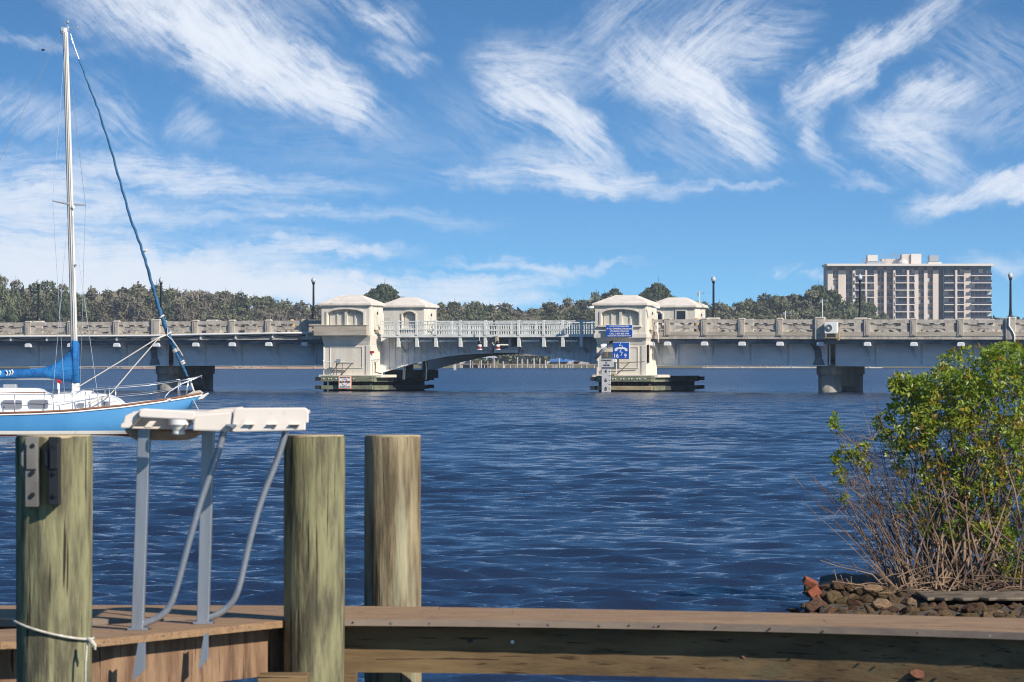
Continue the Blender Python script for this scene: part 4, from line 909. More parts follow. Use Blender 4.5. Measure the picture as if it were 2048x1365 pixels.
for px, L, lb, cv in ((1116, 6, 'small boat under a blue cover at the right-hand dock', True), (1142, 5.5, 'blue-covered boat on its lift close to the blue-sign tower', True), (1165, 5, 'white boat without a cover at the dock by the blue-sign tower', False), (905, 5, 'white boat at the dock next to the low white building', False), (926, 6, 'blue-covered boat at the left-hand dock', True)):
    far_boat(px, 1142, L, lb, cv)
m = MB(); x = (910 - 1024) / F * 900; m.frus((x - .35, x + .35, 899.6, 900.4), -.3, (x - .15, x + .15, 899.8, 900.2), 1.2)
tag(m.build('channel_marker', M['far_white'], None, org=(x, 900, 0)), 'small white channel marker floating under the left leaf', 'marker').location = (x, 900, 0)
# ---------------------------------------------------------------- apartment block
AD = 1760.0; AK = AD / F
M['apt'] = mat('apartment_stucco', (.66, .56, .49), .85, col2=(.58, .49, .42), vscale=.12, stretch=(3, 3, .4))
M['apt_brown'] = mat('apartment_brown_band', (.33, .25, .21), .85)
M['apt_slab'] = mat('balcony_slab', (.66, .60, .54), .8)
M['apt_glass'] = mat('apartment_glass', (.015, .03, .07), .22, spec=.4, col2=(.04, .085, .11), vscale=.35)
M['apt_curtain'] = mat('pale_blind', (.42, .46, .44), .6)
M['rail_tint'] = mat('tinted_rail', (.035, .035, .06), .4, spec=.3)
def ax(p): return (p - 1024) * AK
def az2(y): return CH - (y - HY) * AK
apt = thing('apartment_block', 'tall tan apartment block with dark balconies rising over the trees beyond the bridge', 'building', (ax(1820), AD, 0), 0, None, (ax(1820), AD, 0))
TOPZ = az2(532.5); FL = [537.5 + 14.45 * k for k in range(14)]     # slab rows
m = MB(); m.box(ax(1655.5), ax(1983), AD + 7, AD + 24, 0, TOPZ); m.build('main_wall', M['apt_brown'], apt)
m = MB(); m.box(ax(1652.5), ax(1986), AD - 3.6, AD + 25, TOPZ + .005, TOPZ + .9); m.build('roof_slab', M['apt_slab'], apt)
# vertical piers: (px0, px1, depth of the face)
PIERS = [(1655.5, 1666, 0), (1677, 1692, .3), (1705, 1710, -1.5), (1730, 1733.5, -2), (1748, 1755, 0), (1768, 1773, -.6), (1786, 1790, -2), (1813, 1817.5, -2.2), (1829, 1837, .3), (1848, 1855, -.3), (1866, 1877, 0), (1909.5, 1913.5, -2.2), (1928, 1941.5, -.2)]
for a, b, d in PIERS:
    m = MB(); m.box(ax(a), ax(b), AD + d, AD + 7.5, 0, az2(541) if d < 2 else TOPZ); m.build('wall_pier', M['apt'], apt)
# the dark set-back flank of the projecting wing
NF = 9
def windows(p0, p1, d):
    for k, y in enumerate(FL[:NF]):
        z1, z0 = az2(y + 4.2), az2(y + 11.8); xm = (ax(p0) + ax(p1)) / 2
        m = MB(); m.box(ax(p0), ax(p1), AD + d - .12, AD + d + .1, z0 - .22, z0 - .03); m.box(xm - .05, xm + .05, AD + d - .1, AD + d - .021, z0, z1); f = m.build('window', M['apt_slab'], apt, org=(ax(1820), AD, 0))
        m = MB(); m.box(ax(p0 + .6), ax(p1 - .6), AD + d - .02, AD + d + .2, z0, z1); o = m.build('pane', M['apt_glass'], f, org=(ax(1820), AD, 0))
        q = rnd.random()
        if q < .3: m = MB(); m.box(ax(p0 + .8), xm, AD + d - .06, AD + d - .03, z0 + .1, z1 - .1); m.build('blind', M['apt_curtain'], f, org=(ax(1820), AD, 0))
        elif q < .5: m = MB(); m.box(ax(p0 + .8), ax(p1 - .8), AD + d - .06, AD + d - .03, z0 + (z1 - z0) * .5, z1 - .05); m.build('blind', M['apt_curtain'], f, org=(ax(1820), AD, 0))
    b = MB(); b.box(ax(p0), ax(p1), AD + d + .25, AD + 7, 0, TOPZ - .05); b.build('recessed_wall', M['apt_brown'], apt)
for p0, p1, d in ((1666, 1677, 2.0), (1692, 1705, 2.4), (1755, 1768, 1.8), (1773, 1786, 2.4), (1837, 1848, 1.6), (1855, 1866, 1.6)): windows(p0, p1, d)
def balconies(p0, p1, d, back, left_rail=False):
    OO = (ax(1820), AD, 0)
    for k, y in enumerate(FL[1:NF + 1]):
        z = az2(y); s = MB(); s.box(ax(p0), ax(p1), AD + d, AD + back, z - .16, z + .16)
        if left_rail: s.box(ax(p0) - .3, ax(p0) - .002, AD + d, AD + back - 2, z - .22, z + 1.3)
        bal = s.build('balcony', M['apt_slab'], apt, org=OO)
        m = MB(); m.box(ax(p0) + .1, ax(p1) - .1, AD + d + .12, AD + d + .18, z + .222, z + 1.15); m.build('rail', M['rail_tint'], bal, org=OO)
    g = MB(); g.box(ax(p0), ax(p1), AD + back, AD + back + .3, 0, TOPZ - .06); g.build('glazed_wall', M['apt_glass'], apt); mu = MB()
    for k, y in enumerate(FL[:NF]):
        z1, z0 = az2(y) - .25, az2(y + 14.45) + .23; n = max(2, int((ax(p1) - ax(p0)) / 1.5))
        for q in range(n):
            a = ax(p0) + (ax(p1) - ax(p0)) * q / n; b = a + (ax(p1) - ax(p0)) / n
            if rnd.random() < .28: c = MB(); c.box(a + .1, b - .1, AD + back - .08, AD + back - .04, z0, z1); c.build('curtain', M['apt_curtain'], apt)
            mu.box(a - .05, a + .05, AD + back - .14, AD + back - .002, z0, z1)
    mu.build('mullions', M['apt'], apt)
balconies(1710, 1730, -2.2, 2.2, True); balconies(1733.5, 1748, -1.9, 2.2); balconies(1790, 1813, -2.4, 2.2, True); balconies(1817.5, 1829, -2.0, 2.2)
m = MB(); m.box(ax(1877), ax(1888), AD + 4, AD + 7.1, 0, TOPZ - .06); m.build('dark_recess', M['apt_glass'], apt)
balconies(1888, 1909.5, -1.6, 2.0); balconies(1913.5, 1928, -1.7, 2.0); balconies(1941.5, 1983, -2.6, 1.2)
def rb(nm, p0, p1, y0, y1, d, mt): m = MB(); m.box(ax(p0), ax(p1), AD + d, AD + d + 8, az2(y0), az2(y1)); m.build(nm, mt, apt, bevel=.05)
rb('plant_room', 1738.5, 1759, 522, 509.5, 8, M['apt_slab']); rb('roof_unit', 1735, 1770, 530.3, 523, 4, M['grey_metal']); rb('plant_room', 1768, 1806, 530.4, 517, 10, M['apt'])
rb('lift_house', 1806, 1824.5, 530.4, 508, 6, M['apt']); rb('lift_house', 1824.5, 1845, 530.4, 507.5, 5, M['apt_slab']); rb('cooling_tower', 1863, 1881, 523, 510, 8, M['grey_metal']); rb('roof_unit', 1860, 1887, 530.4, 524, 7, M['apt_slab'])
m = MB(); m.lathe([(2.0, 0), (2.2, .6), (1.9, 1.4), (.6, 2.3)], 0, 0, 14); m.v = [(v[0] + ax(1807), v[1] + AD + 2, v[2] * .9 + TOPZ + .9) for v in m.v]; m.build('satellite_dish', M['apt_slab'], apt)
for px, t in ((1730, 515), (1732, 519), (1771, 508), (1774, 512), (1786, 506), (1789, 504), (1793, 507), (1798, 513), (1727, 521), (1796, 509)):
    m = MB(); m.tube([(ax(px), AD + 5, TOPZ + .9), (ax(px), AD + 5, az2(t))], .12, 5); m.tube([(ax(px) - .6, AD + 5, az2(t + 2)), (ax(px) + .6, AD + 5, az2(t + 2))], .09, 4); m.build('antenna', M['grey_metal'], apt)
# ================================================================ SAILBOAT
BD = 123.2; BK = BD / F
M['hull'] = mat('light_blue_hull', (.052, .21, .43), .35, col2=(.068, .25, .48), vscale=1.0, stretch=(1, 1, .6), stain=((.12, .30, .50), 1.0, (3, 1, .5), .66))
M['gel'] = mat('white_gelcoat', (.80, .79, .76), .35, col2=(.72, .71, .68), vscale=1.5)
M['teak'] = mat('teak_rail', (.24, .10, .05), .6, col2=(.16, .07, .04), vscale=6)
M['boot'] = mat('white_boot_stripe', (.74, .70, .62), .5, stain=((.40, .28, .14), 3, (1, 1, 1), .58))
M['antifoul'] = mat('red_bottom_paint', (.13, .03, .025), .7)
M['canvas'] = mat('blue_canvas', (.006, .10, .30), .75, col2=(.012, .17, .44), vscale=3, bump=.05, bscale=3.5, bstretch=(1.0, 1, 2.2))
M['furl'] = mat('teal_blue_canvas', (.012, .08, .17), .75, col2=(.03, .13, .27), vscale=5, bump=.03, bscale=9, bstretch=(1, 1, .6))
M['mast'] = mat('white_mast', (.72, .70, .66), .4, col2=(.62, .60, .56), vscale=1, stretch=(1, 1, .3))
M['stainless'] = mat('stainless_tube', (.62, .62, .62), .3, metal=.7)
M['rope'] = mat('grey_rope', (.52, .48, .42), .8)
M['port'] = mat('smoked_window', (.20, .20, .22), .2, spec=.6)
def bx(px): return (px - 1024) * BK
def bz(py): return CH - (py - HY) * BK
boat = thing('sailboat', 'light blue sailboat with white cabin, blue sail cover and furled headsail', 'sailboat', (bx(150), BD, 0), 0, None, (bx(150), BD, 0))
sheer = [(-235, 818), (-100, 824), (0, 827), (80, 825), (150, 821.5), (250, 812), (320, 802.5), (370, 794.5), (395, 790), (404, 788)]
beam = [(-235, .85), (-100, 1.25), (0, 1.38), (80, 1.36), (150, 1.26), (250, .95), (320, .62), (370, .30), (395, .10), (404, .02)]
keel = [(-235, 858), (-225, 862), (-200, 870), (-150, 890), (0, 910), (200, 902), (262, 886), (300, 872), (340, 851), (370, 829), (395, 803), (404, 790)]
def ip(t, p): return float(np.interp(p, [a for a, b in t], [b for a, b in t]))
st = list(np.linspace(-235, 230, 22)) + list(np.linspace(245, 404, 18))
def band(f0, f1, n, out=0.0):
    """strip of the topsides between two fractions of the section, both sides"""
    m = MB(); 
    for side in (-1, 1):
        base = len(m.v)
        for p in st:
            zs, zk, b = bz(ip(sheer, p)), bz(ip(keel, p)), ip(beam, p)
            for k in range(n + 1):
                t = f0(p) + (f1(p) - f0(p)) * k / n; z = zs + (zk - zs) * t; w = b * (1 - t ** 5 * .93) * (1 + .03 * math.sin(math.pi * min(t, 1))) + out
                m.v.append((bx(p), BD + side * w, z))
        for i in range(len(st) - 1):
            for k in range(n):
                a = base + i * (n + 1) + k; q = (a, a + 1, a + n + 2, a + n + 1); m.f.append(q if side < 0 else tuple(reversed(q)))
    return m
def frac(p, z): zs, zk = bz(ip(sheer, p)), bz(ip(keel, p)); return min(1.0, max(0.0, (zs - z) / (zs - zk)))
wl = lambda p: frac(p, .16); bl = lambda p: frac(p, .06)
h = band(lambda p: 0, wl, 9); h.build('hull', M['hull'], boat, smooth=True)
band(wl, bl, 2, .004).build('boot_stripe', M['boot'], boat, smooth=True)
band(bl, lambda p: 1, 6).build('bottom', M['antifoul'], boat, smooth=True)
m = MB()
for i in range(len(st) - 1):
    a, b = st[i], st[i + 1]; za, zb = bz(ip(sheer, a)) - .01, bz(ip(sheer, b)) - .01; wa, wb = ip(beam, a), ip(beam, b)
    m.add([(bx(a), BD - wa, za), (bx(b), BD - wb, zb), (bx(b), BD + wb, zb), (bx(a), BD + wa, za)], [(0, 1, 2, 3)])
m.build('deck', M['gel'], boat)
p = -235; m = MB(); m.prism([(-1 * ip(beam, p) + BD, bz(818)), (ip(beam, p) + BD, bz(818)), (ip(beam, p) * .6 + BD, bz(856)), (-ip(beam, p) * .6 + BD, bz(856))], bx(p) - .03, bx(p), 'x'); m.build('transom', M['hull'], boat)
for side in (-1, 1):
    m = MB(); m.tube([(bx(q), BD + side * (ip(beam, q) + .01), bz(ip(sheer, q)) + .02) for q in st], .035, 6); m.build('toe_rail', M['teak'], boat, smooth=True)
    m = MB(); m.tube([(bx(q), BD + side * (ip(beam, q) + .012), bz(ip(sheer, q)) - .035) for q in st], .026, 6); m.build('rub_strake', M['gel'], boat, smooth=True)
# raised bulwark band and cabin
def cabin(nm, prof, half, top=.88):
    m = MB(); n = len(prof); low = prof[0][1]
    vs = []
    for side, k in ((-1, 1), (1, 1)):
        for (q, y) in prof:
            t = (low - y) / max(1e-6, low - min(b for a, b in prof)); vs.append((bx(q), BD + side * half * (1 - (1 - top) * t), bz(y)))
    fs = [tuple(range(n)), tuple(range(2 * n - 1, n - 1, -1))] + [(i, n + i, n + (i + 1) % n, (i + 1) % n) for i in range(n)]
    m.add(vs, [tuple(reversed(f)) for f in fs][:0] + fs); o = m.build(nm, M['gel'], boat, bevel=.03); return o
cabin('cabin', [(-170, 828), (110, 828), (112, 800), (104, 789), (92, 784), (86, 779), (76, 776.5), (-165, 775)], .93, .86)
cabin('fore_cabin', [(108.5, 828), (249, 816), (246, 806), (238, 799), (226, 793), (212, 788.5), (180, 787), (108.5, 788)], .80, .86)
cabin('hatch', [(140, 789), (186, 789), (183, 783), (177, 780.5), (148, 780.5), (142, 786)], .42, .9)
def side_y(half, top, low, hi, y): return BD - half * (1 - (1 - top) * (low - y) / (low - hi))
def rrect(x0, x1, y0, y1, r0=1.0):
    out = []; cx, cy = (x0 + x1) / 2, (y0 + y1) / 2; hw, hh = (x1 - x0) / 2, (y1 - y0) / 2
    for k in range(24):
        a = 2 * math.pi * k / 24; c, s = math.cos(a), math.sin(a); e = .35; out.append((cx + hw * math.copysign(abs(c) ** e, c), cy + hh * math.copysign(abs(s) ** e, s)))
    return out
def port(nm, x0, x1, y0, y1, half, low, hi, mt=None):
    yy = side_y(half, .86, low, hi, (y0 + y1) / 2)
    m = MB(); m.prism([(bx(a), bz(b)) for a, b in rrect(x0 - 1.6, x1 + 1.6, y0 - 1.6, y1 + 1.6)], yy - .05, yy + .05); f = m.build('window_frame', M['stainless'], boat)
    m = MB(); m.prism([(bx(a), bz(b)) for a, b in rrect(x0, x1, y0, y1)], yy - .056, yy + .04); m.build(nm, mt or M['port'], boat)
port('window', 13.5, 50.5, 801, 816.5, .93, 828, 775); port('window', 66.5, 102.5, 800.5, 815.5, .93, 828, 775)
port('porthole', 162, 173, 807, 812.5, .80, 828, 787); port('porthole', 212, 221.5, 804, 810.5, .80, 828, 787)
m = MB(); m.tube([(bx(-60), BD - .80, bz(785)), (bx(97), BD - .82, bz(785.5))], .018, 6)
for q in (-40, -20, 0, 12, 33, 53, 74, 94): m.tube([(bx(q), BD - .80, bz(785)), (bx(q), BD - .82, bz(788))], .018, 5)
m.build('grab_rail', M['teak'], boat)
m = MB(); m.box(bx(8), bx(34), BD - .3, BD + .4, bz(777), bz(769)); m.build('hatch_box', M['grey_metal'], boat, bevel=.02)
m = MB(); m.box(bx(121.5) - .02, bx(121.5) + .02, BD - .5, BD - .46, bz(788), bz(764)); m.box(bx(118.5), bx(121.6), BD - .52, BD - .44, bz(779), bz(766)); m.build('flag_pole', M['gel'], boat)
m = MB(); m.prism([(bx(117), bz(758)), (bx(127), bz(762)), (bx(126), bz(767)), (bx(118), bz(768))], BD - .50, BD - .47); m.build('flag', M['red'], boat)
for q, w in ((140, .03), (134, .05), (128, .04), (190, .03)):
    m = MB(); m.lathe([(.06, bz(789)), (.08, bz(787)), (.05, bz(785)), (w, bz(784))], bx(q), BD - .45, 10); m.build('winch', M['stainless'], boat)
# mast, spreaders, rigging
MT = Vector((bx(130.5), BD, bz(57))); MB_ = Vector((bx(151.5), BD, bz(789)))
def on_mast(t, dx=0, dy=0): return MB_ + (MT - MB_) * t + Vector((dx, dy, 0))
m = MB(); m.tube([on_mast(t) for t in (0, .25, .5, .75, .97, 1.0)], [.098, .098, .094, .088, .080, .084], 14); m.build('mast', M['mast'], boat, smooth=True)
m = MB(); m.box(bx(144), bx(159), BD - .11, BD + .11, bz(789), bz(766.5)); m.build('mast_collar', M['mast'], boat, bevel=.02)
m = MB()
for dx, dy in ((-.06, -.1), (.05, -.1), (0, -.11)): m.tube([on_mast(.02, dx, dy), on_mast(.5, dx * .9, dy), on_mast(.99, dx * .7, dy * .8)], .008, 5)
m.build('halyards', M['rope'], boat)
m = MB(); sp = on_mast((bz(409) - bz(789)) / (bz(57) - bz(789)))
m.tube([sp + Vector((-.40, -1.0, .06)), sp, sp + Vector((.34, 1.0, .02))], [.02, .035, .02], 8); m.build('spreader', M['grey_metal'], boat)
m = MB(); m.lathe([(.02, bz(420)), (.05, bz(417)), (.05, bz(413)), (.02, bz(411))], sp.x + .09, BD - .1, 8); m.build('mast_light', M['gel'], boat)
m = MB(); p0 = on_mast((bz(530) - bz(789)) / (bz(57) - bz(789))); m.tube([p0, p0 + Vector((.14, -.1, -.02))], .03, 6); m.build('mast_cleat', M['grey_metal'], boat)
m = MB(); m.box(MT.x - .13, MT.x + .10, BD - .06, BD + .06, MT.z - .10, MT.z + .04); m.tube([(MT.x - .08, BD, MT.z - .15), (MT.x - .13, BD, MT.z - .02)], .04, 6); m.build('masthead', M['stainless'], boat, bevel=.01)
m = MB(); m.tube([(MT.x + .06, BD, MT.z), (MT.x + .07, BD, bz(46))], .014, 5); m.lathe([(.02, bz(48)), (.05, bz(45.5)), (.05, bz(43)), (.015, bz(41))], MT.x + .07, BD, 8); m.build('masthead_light', M['grey_metal'], boat)
m = MB(); m.tube([(MT.x + .06, BD, MT.z + .02), (bx(155.5), BD, bz(58)), (bx(155.5), BD, bz(51))], .008, 5); m.tube([(bx(153.5), BD, bz(54)), (bx(157.5), BD, bz(57))], .014, 5); m.build('wind_vane', M['grey_metal'], boat)
wires = [(on_mast(.99, .02, 0), sp + Vector((-.40, -1.0, .06))), (sp + Vector((-.40, -1.0, .06)), Vector((bx(140), BD - 1.25, bz(822)))), (on_mast(.99), sp + Vector((.34, 1.0, .02))), (sp + Vector((.34, 1.0, .02)), Vector((bx(150), BD + 1.25, bz(822)))), (on_mast(.50, .05, -.05), Vector((bx(206), BD - 1.05, bz(816)))), (on_mast(.50, -.05, -.05), Vector((bx(112), BD - 1.3, bz(823)))), (on_mast(1.0, -.08), Vector((bx(-232), BD, bz(812))))]
for a, b in wires: m = MB(); m.tube([a, b], .0065, 5); m.build('shroud', M['stainless'], boat)
fs_ = [(141, 68), (150, 97), (158, 119), (176, 167), (197, 221), (222, 300), (245, 381), (262, 440), (281, 490), (296, 540), (310, 590), (322, 630), (334, 662), (346, 692), (358, 718), (369, 742), (377, 757)]
rad = [.010, .016, .030, .036, .042, .046, .050, .055, .055, .062, .072, .085, .095, .088, .075, .062, .035]
m = MB(); k0 = 2; pts = [(bx(a), BD, bz(b)) for a, b in fs_]
fine_p, fine_r = [], []
for i in range(k0, len(pts) - 1):
    for j in range(5):
        t = j / 5; q = Vector(pts[i]).lerp(Vector(pts[i + 1]), t); fine_p.append(q + Vector((.012 * math.sin(i * 5 + j * 1.9), .015 * math.cos(i * 3 + j * 2.3), 0))); fine_r.append(.72 * (rad[i] * (1 - t) + rad[i + 1] * t) * (1 + .08 * math.sin((i * 5 + j) * 2.1)))
m.tube(fine_p, fine_r, 10); m.build('furled_headsail', M['furl'], boat, smooth=True)
m = MB(); m.tube([pts[0], pts[1], pts[2]], .012, 6); m.tube([(bx(142.5), BD, bz(76)), (bx(146), BD, bz(88))], .02, 6); m.build('forestay', M['stainless'], boat)
m = MB(); m.tube([pts[-1], (bx(381), BD, bz(764)), (bx(389), BD, bz(786))], [.03, .035, .02], 8); m.build('furling_drum', M['mast'], boat)
for q in ((323, 634), (337, 668), (350, 700), (352, 703), (364, 724), (366, 728), (291, 502)):
    i = min(range(len(fs_)), key=lambda k: abs(fs_[k][1] - q[1])); m = MB(); r_ = ip([(b, c) for (a, b), c in zip(fs_, rad)], q[1]) * 1.12
    c = Vector((bx(q[0]), BD, bz(q[1]))); m.tube([c + Vector((-.012, 0, .02)), c + Vector((.012, 0, -.02))], r_, 12); m.build('sail_tie', M['rope'], boat)
# sheets running back from the clew
cl = (338, 668)
for pts_ in ([cl, (318, 676), (240, 726), (161, 775)], [cl, (319, 677), (270, 735), (227, 788), (180, 811)]):
    m = MB(); m.tube([(bx(a), BD - .3 * i, bz(b)) for i, (a, b) in enumerate(pts_)], .018, 6); m.build('jib_sheet', M['rope'], boat)
m = MB(); m.tube([(bx(a), BD - .1, bz(b)) for a, b in ((336, 655), (335, 672), (345, 680), (352, 690), (362, 705), (366, 712))], .016, 6); m.build('furling_line', M['rope'], boat)
# boom with its blue cover
cov = [(-170, 743, 760), (-60, 741.5, 760), (0, 740, 758.5), (30, 739.5, 758), (60, 738, 757), (85, 736, 756), (100, 732, 758), (112, 726, 761), (125, 716, 762.5), (138, 703.5, 764), (147, 693, 765), (151, 688, 766), (158.5, 686, 766.5)]
m = MB(); n = 16; pp = []
for i in range(len(cov) - 1):
    for j in range(4):
        t = j / 4; pp.append(tuple(cov[i][q] * (1 - t) + cov[i + 1][q] * t for q in range(3)))
pp.append(cov[-1])
for i, (q, yt, yb) in enumerate(pp):
    cz, hh = (bz(yt) + bz(yb)) / 2, (bz(yt) - bz(yb)) / 2; dep = .17 if hh < .2 else .17 - min(.06, (hh - .2) * .2)
    for k in range(n):
        a = 2 * math.pi * k / n; wob = 1 + .06 * math.sin(i * 1.7 + k * 1.3) + .04 * math.sin(i * .9 - k * 2.1)
        m.v.append((bx(q), BD + dep * math.cos(a) * wob * (1.1 - .25 * math.sin(a)), cz + hh * math.sin(a) * (1 + .02 * math.sin(i * 2.3))))
for i in range(len(pp) - 1):
    for k in range(n): a, b = i * n + k, i * n + (k + 1) % n; m.f.append((a, a + n, b + n, b))
m.f += [tuple(range(n)), tuple((len(pp) - 1) * n + k for k in reversed(range(n)))]
c_ = m.build('sail_cover', M['canvas'], boat, smooth=True)
m = MB(); m.tube([on_mast((bz(767) - bz(789)) / (bz(57) - bz(789))), on_mast((bz(720) - bz(789)) / (bz(57) - bz(789))), on_mast((bz(682) - bz(789)) / (bz(57) - bz(789)))], [.125, .13, .122], 14); m.build('mast_cover', M['canvas'], boat, smooth=True)
m = MB(); m.tube([(bx(-175), BD, bz(756)), (bx(150), BD, bz(757))], .05, 8); m.build('boom', M['mast'], boat)
m = MB(); 
for a, b in (((13.5, 741), (16.5, 752)), ((20.5, 741.5), (21.5, 751)), ((25, 740), (27, 749)), ((0, 741), (3.5, 750)), ((-8, 741), (-5, 750))):
    z0_, z1_ = bz(a[1]), bz(b[1]); xa, xb = bx(a[0]), bx(b[0]); ym = BD - .212
    m.tube([(xa, ym + .03, z0_), ((xa + xb) / 2 + .03, ym, (z0_ + z1_) / 2), (xb - .03, ym + .02, z1_)], .018, 6)
m.build('white_marks', M['gel'], boat)
# pulpit, stanchions, lifelines
def tb(nm, pts, r_=.017, mt=None): m = MB(); m.tube(pts, r_, 7); m.build(nm, mt or M['stainless'], boat, smooth=True)
def rl(px, py, side): return (bx(px), BD + side * max(.02, ip(beam, min(px, 403)) - .06), bz(py))
for side in (-1, 1):
    dy = 0 if side < 0 else -3.5; dx = 0 if side < 0 else -6
    for q, t, b in ((116, 789, 823), (153, 786, 821), (179, 783, 818), (203, 785, 815), (225, 779, 813), (358, 763, 797), (40, 790, 826), (-40, 790, 824), (-120, 790, 822)):
        tb('stanchion', [rl(q, t + dy, side), rl(q, b, side)], .016, M['stainless'])
    tb('lifeline', [rl(-120, 790 + dy, side), rl(116, 789 + dy, side), rl(179, 781 + dy, side), rl(225, 777.5 + dy, side), rl(300, 771 + dy, side), rl(358, 763 + dy, side)], .0105)
    tb('lifeline', [rl(116, 805 + dy, side), rl(179, 800 + dy, side), rl(225, 795 + dy, side), rl(300, 788 + dy, side), rl(350, 780 + dy, side)], .006)
    tb('pulpit_rail', [(bx(332 + dx), BD + side * .55, bz(800)), (bx(334 + dx), BD + side * .52, bz(792)), (bx(342 + dx), BD + side * .46, bz(783)), (bx(366 + dx), BD + side * .33, bz(768 + dy * .3)), (bx(392), BD + side * .16, bz(757)), (bx(403.5), BD + side * .02, bz(751.5))], .02)
    tb('pulpit_post', [(bx(373 + dx * .3), BD + side * .28, bz(794)), (bx(377 + dx * .3), BD + side * .26, bz(763))], .017)
tb('bow_rail', [(bx(358), BD - .36, bz(763)), (bx(380), BD - .2, bz(758)), (bx(403.5), BD, bz(752.5)), (bx(403), BD, bz(757))], .018)
m = MB(); m.prism([(bx(368), bz(793)), (bx(386), bz(783)), (bx(400), bz(781)), (bx(407), bz(786)), (bx(402), bz(791))], BD - .07, BD + .07); m.build('anchor_roller', M['rope'], boat, bevel=.01)
m = MB(); m.prism([(bx(393), bz(801)), (bx(397), bz(794)), (bx(416), bz(785.5)), (bx(418), bz(787.5)), (bx(406), bz(798))], BD - .05, BD + .05); m.build('anchor', M['mast'], boat, bevel=.01)
m = MB(); m.prism([(bx(250), bz(807)), (bx(300), bz(801)), (bx(345), bz(797)), (bx(345), bz(800.5)), (bx(250), bz(810))], BD - .55, BD - .45); m.build('deck_pole', M['gel'], boat)
m = MB(); m.tube([(bx(384), BD - .1, bz(798)), (bx(390), BD - .3, bz(804)), (bx(401), BD - .6, bz(822))], .015, 5); m.build('mooring_line', M['rope'], boat)
# small bird
bp = Vector((bx(101), BD - 2, bz(111))); r = thing('bird', 'tiny dark bird in the sky beside the masthead of the sailboat', 'bird', bp, 0, None, bp)
m = MB(); m.tube([bp + Vector((-.045, 0, .0)), bp + Vector((-.02, 0, .012)), bp + Vector((.02, 0, .01)), bp + Vector((.05, 0, .015)), bp + Vector((.07, 0, .01))], [.006, .030, .032, .018, .003], 8)
for sd in (-1, 1): m.prism([(bp.x - .03, bp.y + sd * .01), (bp.x + .03, bp.y + sd * .01), (bp.x + .0, bp.y + sd * .16)], bp.z + .01, bp.z + .02, 'z')
m.build('body', M['timber_dark'], r)
# ================================================================ NEAR DOCK
M['pile1'] = mat('green_treated_pile', (.245, .23, .125), .9, spec=.15, crack=((.035, .03, .02), 5, (9, 9, .35), .635), col2=(.095, .085, .055), blo=.40, bhi=.60, detail=8, vscale=4.2, stretch=(4.2, 4.2, .62), bump=.012, bscale=6, bstretch=(5, 5, .5), stain=((.40, .37, .21), 4, (3, 3, .3), .58))
M['pile2'] = mat('brown_treated_pile', (.30, .24, .145), .9, spec=.15, crack=((.05, .035, .022), 5, (8, 8, .3), .62), col2=(.13, .10, .06), blo=.40, bhi=.60, detail=8, vscale=4, stretch=(4, 4, .5), bump=.014, bscale=6, bstretch=(5, 5, .4), stain=((.38, .37, .25), 2.6, (3, 3, .2), .55))
M['pile_top'] = mat('sawn_pile_top', (.50, .40, .24), .85, col2=(.36, .28, .17), vscale=12)
M['deckwood'] = mat('deck_boards', (.34, .215, .11), .75, crack=((.08, .05, .03), 3, (2, 26, 26), .62), col2=(.25, .145, .08), vscale=2.2, stretch=(1.2, 9, 9), bump=.004, bscale=10, bstretch=(1, 12, 12), stain=((.15, .10, .07), 2.0, (1.5, 6, 6), .60))
M['fascia'] = mat('treated_fascia', (.225, .15, .075), .85, crack=((.06, .04, .025), 3, (.8, 6, 26), .62), spec=.1, col2=(.13, .085, .045), vscale=1.6, stretch=(.7, 4, 7), bump=.003, bscale=10, bstretch=(.8, 4, 10), stain=((.13, .12, .07), 1.2, (.6, 3, 5), .58))
M['fascia2'] = mat('brown_rough_board', (.30, .185, .105), .85, crack=((.05, .03, .02), 4, (12, 12, .8), .62), col2=(.13, .07, .04), vscale=2.6, stretch=(5, 5, .9), bump=.004, bscale=14, bstretch=(3, 3, 1))
M['edge'] = mat('grey_board_edge', (.28, .21, .155), .8, col2=(.21, .16, .125), vscale=3, stretch=(1, 5, 8))
M['knot'] = mat('wood_knot', (.15, .055, .03), .7, col2=(.25, .10, .05), vscale=30)
M['alu'] = mat('aluminium', (.34, .36, .40), .36, metal=.55, col2=(.26, .28, .31), vscale=4, stretch=(4, 4, .4))
M['poly'] = mat('cream_plastic', (.74, .66, .59), .45, col2=(.68, .60, .52), vscale=5, stain=((.50, .40, .28), 9, (1, 1, 1), .64))
M['poly_dirty'] = mat('stained_plastic', (.55, .38, .25), .6, col2=(.38, .24, .15), vscale=6)
M['zinc'] = mat('galvanised_bracket', (.20, .19, .17), .6, metal=.3, col2=(.13, .12, .11), vscale=8)
M['rope2'] = mat('weathered_rope', (.60, .56, .47), .9, col2=(.40, .36, .29), vscale=30)
DZ = .924
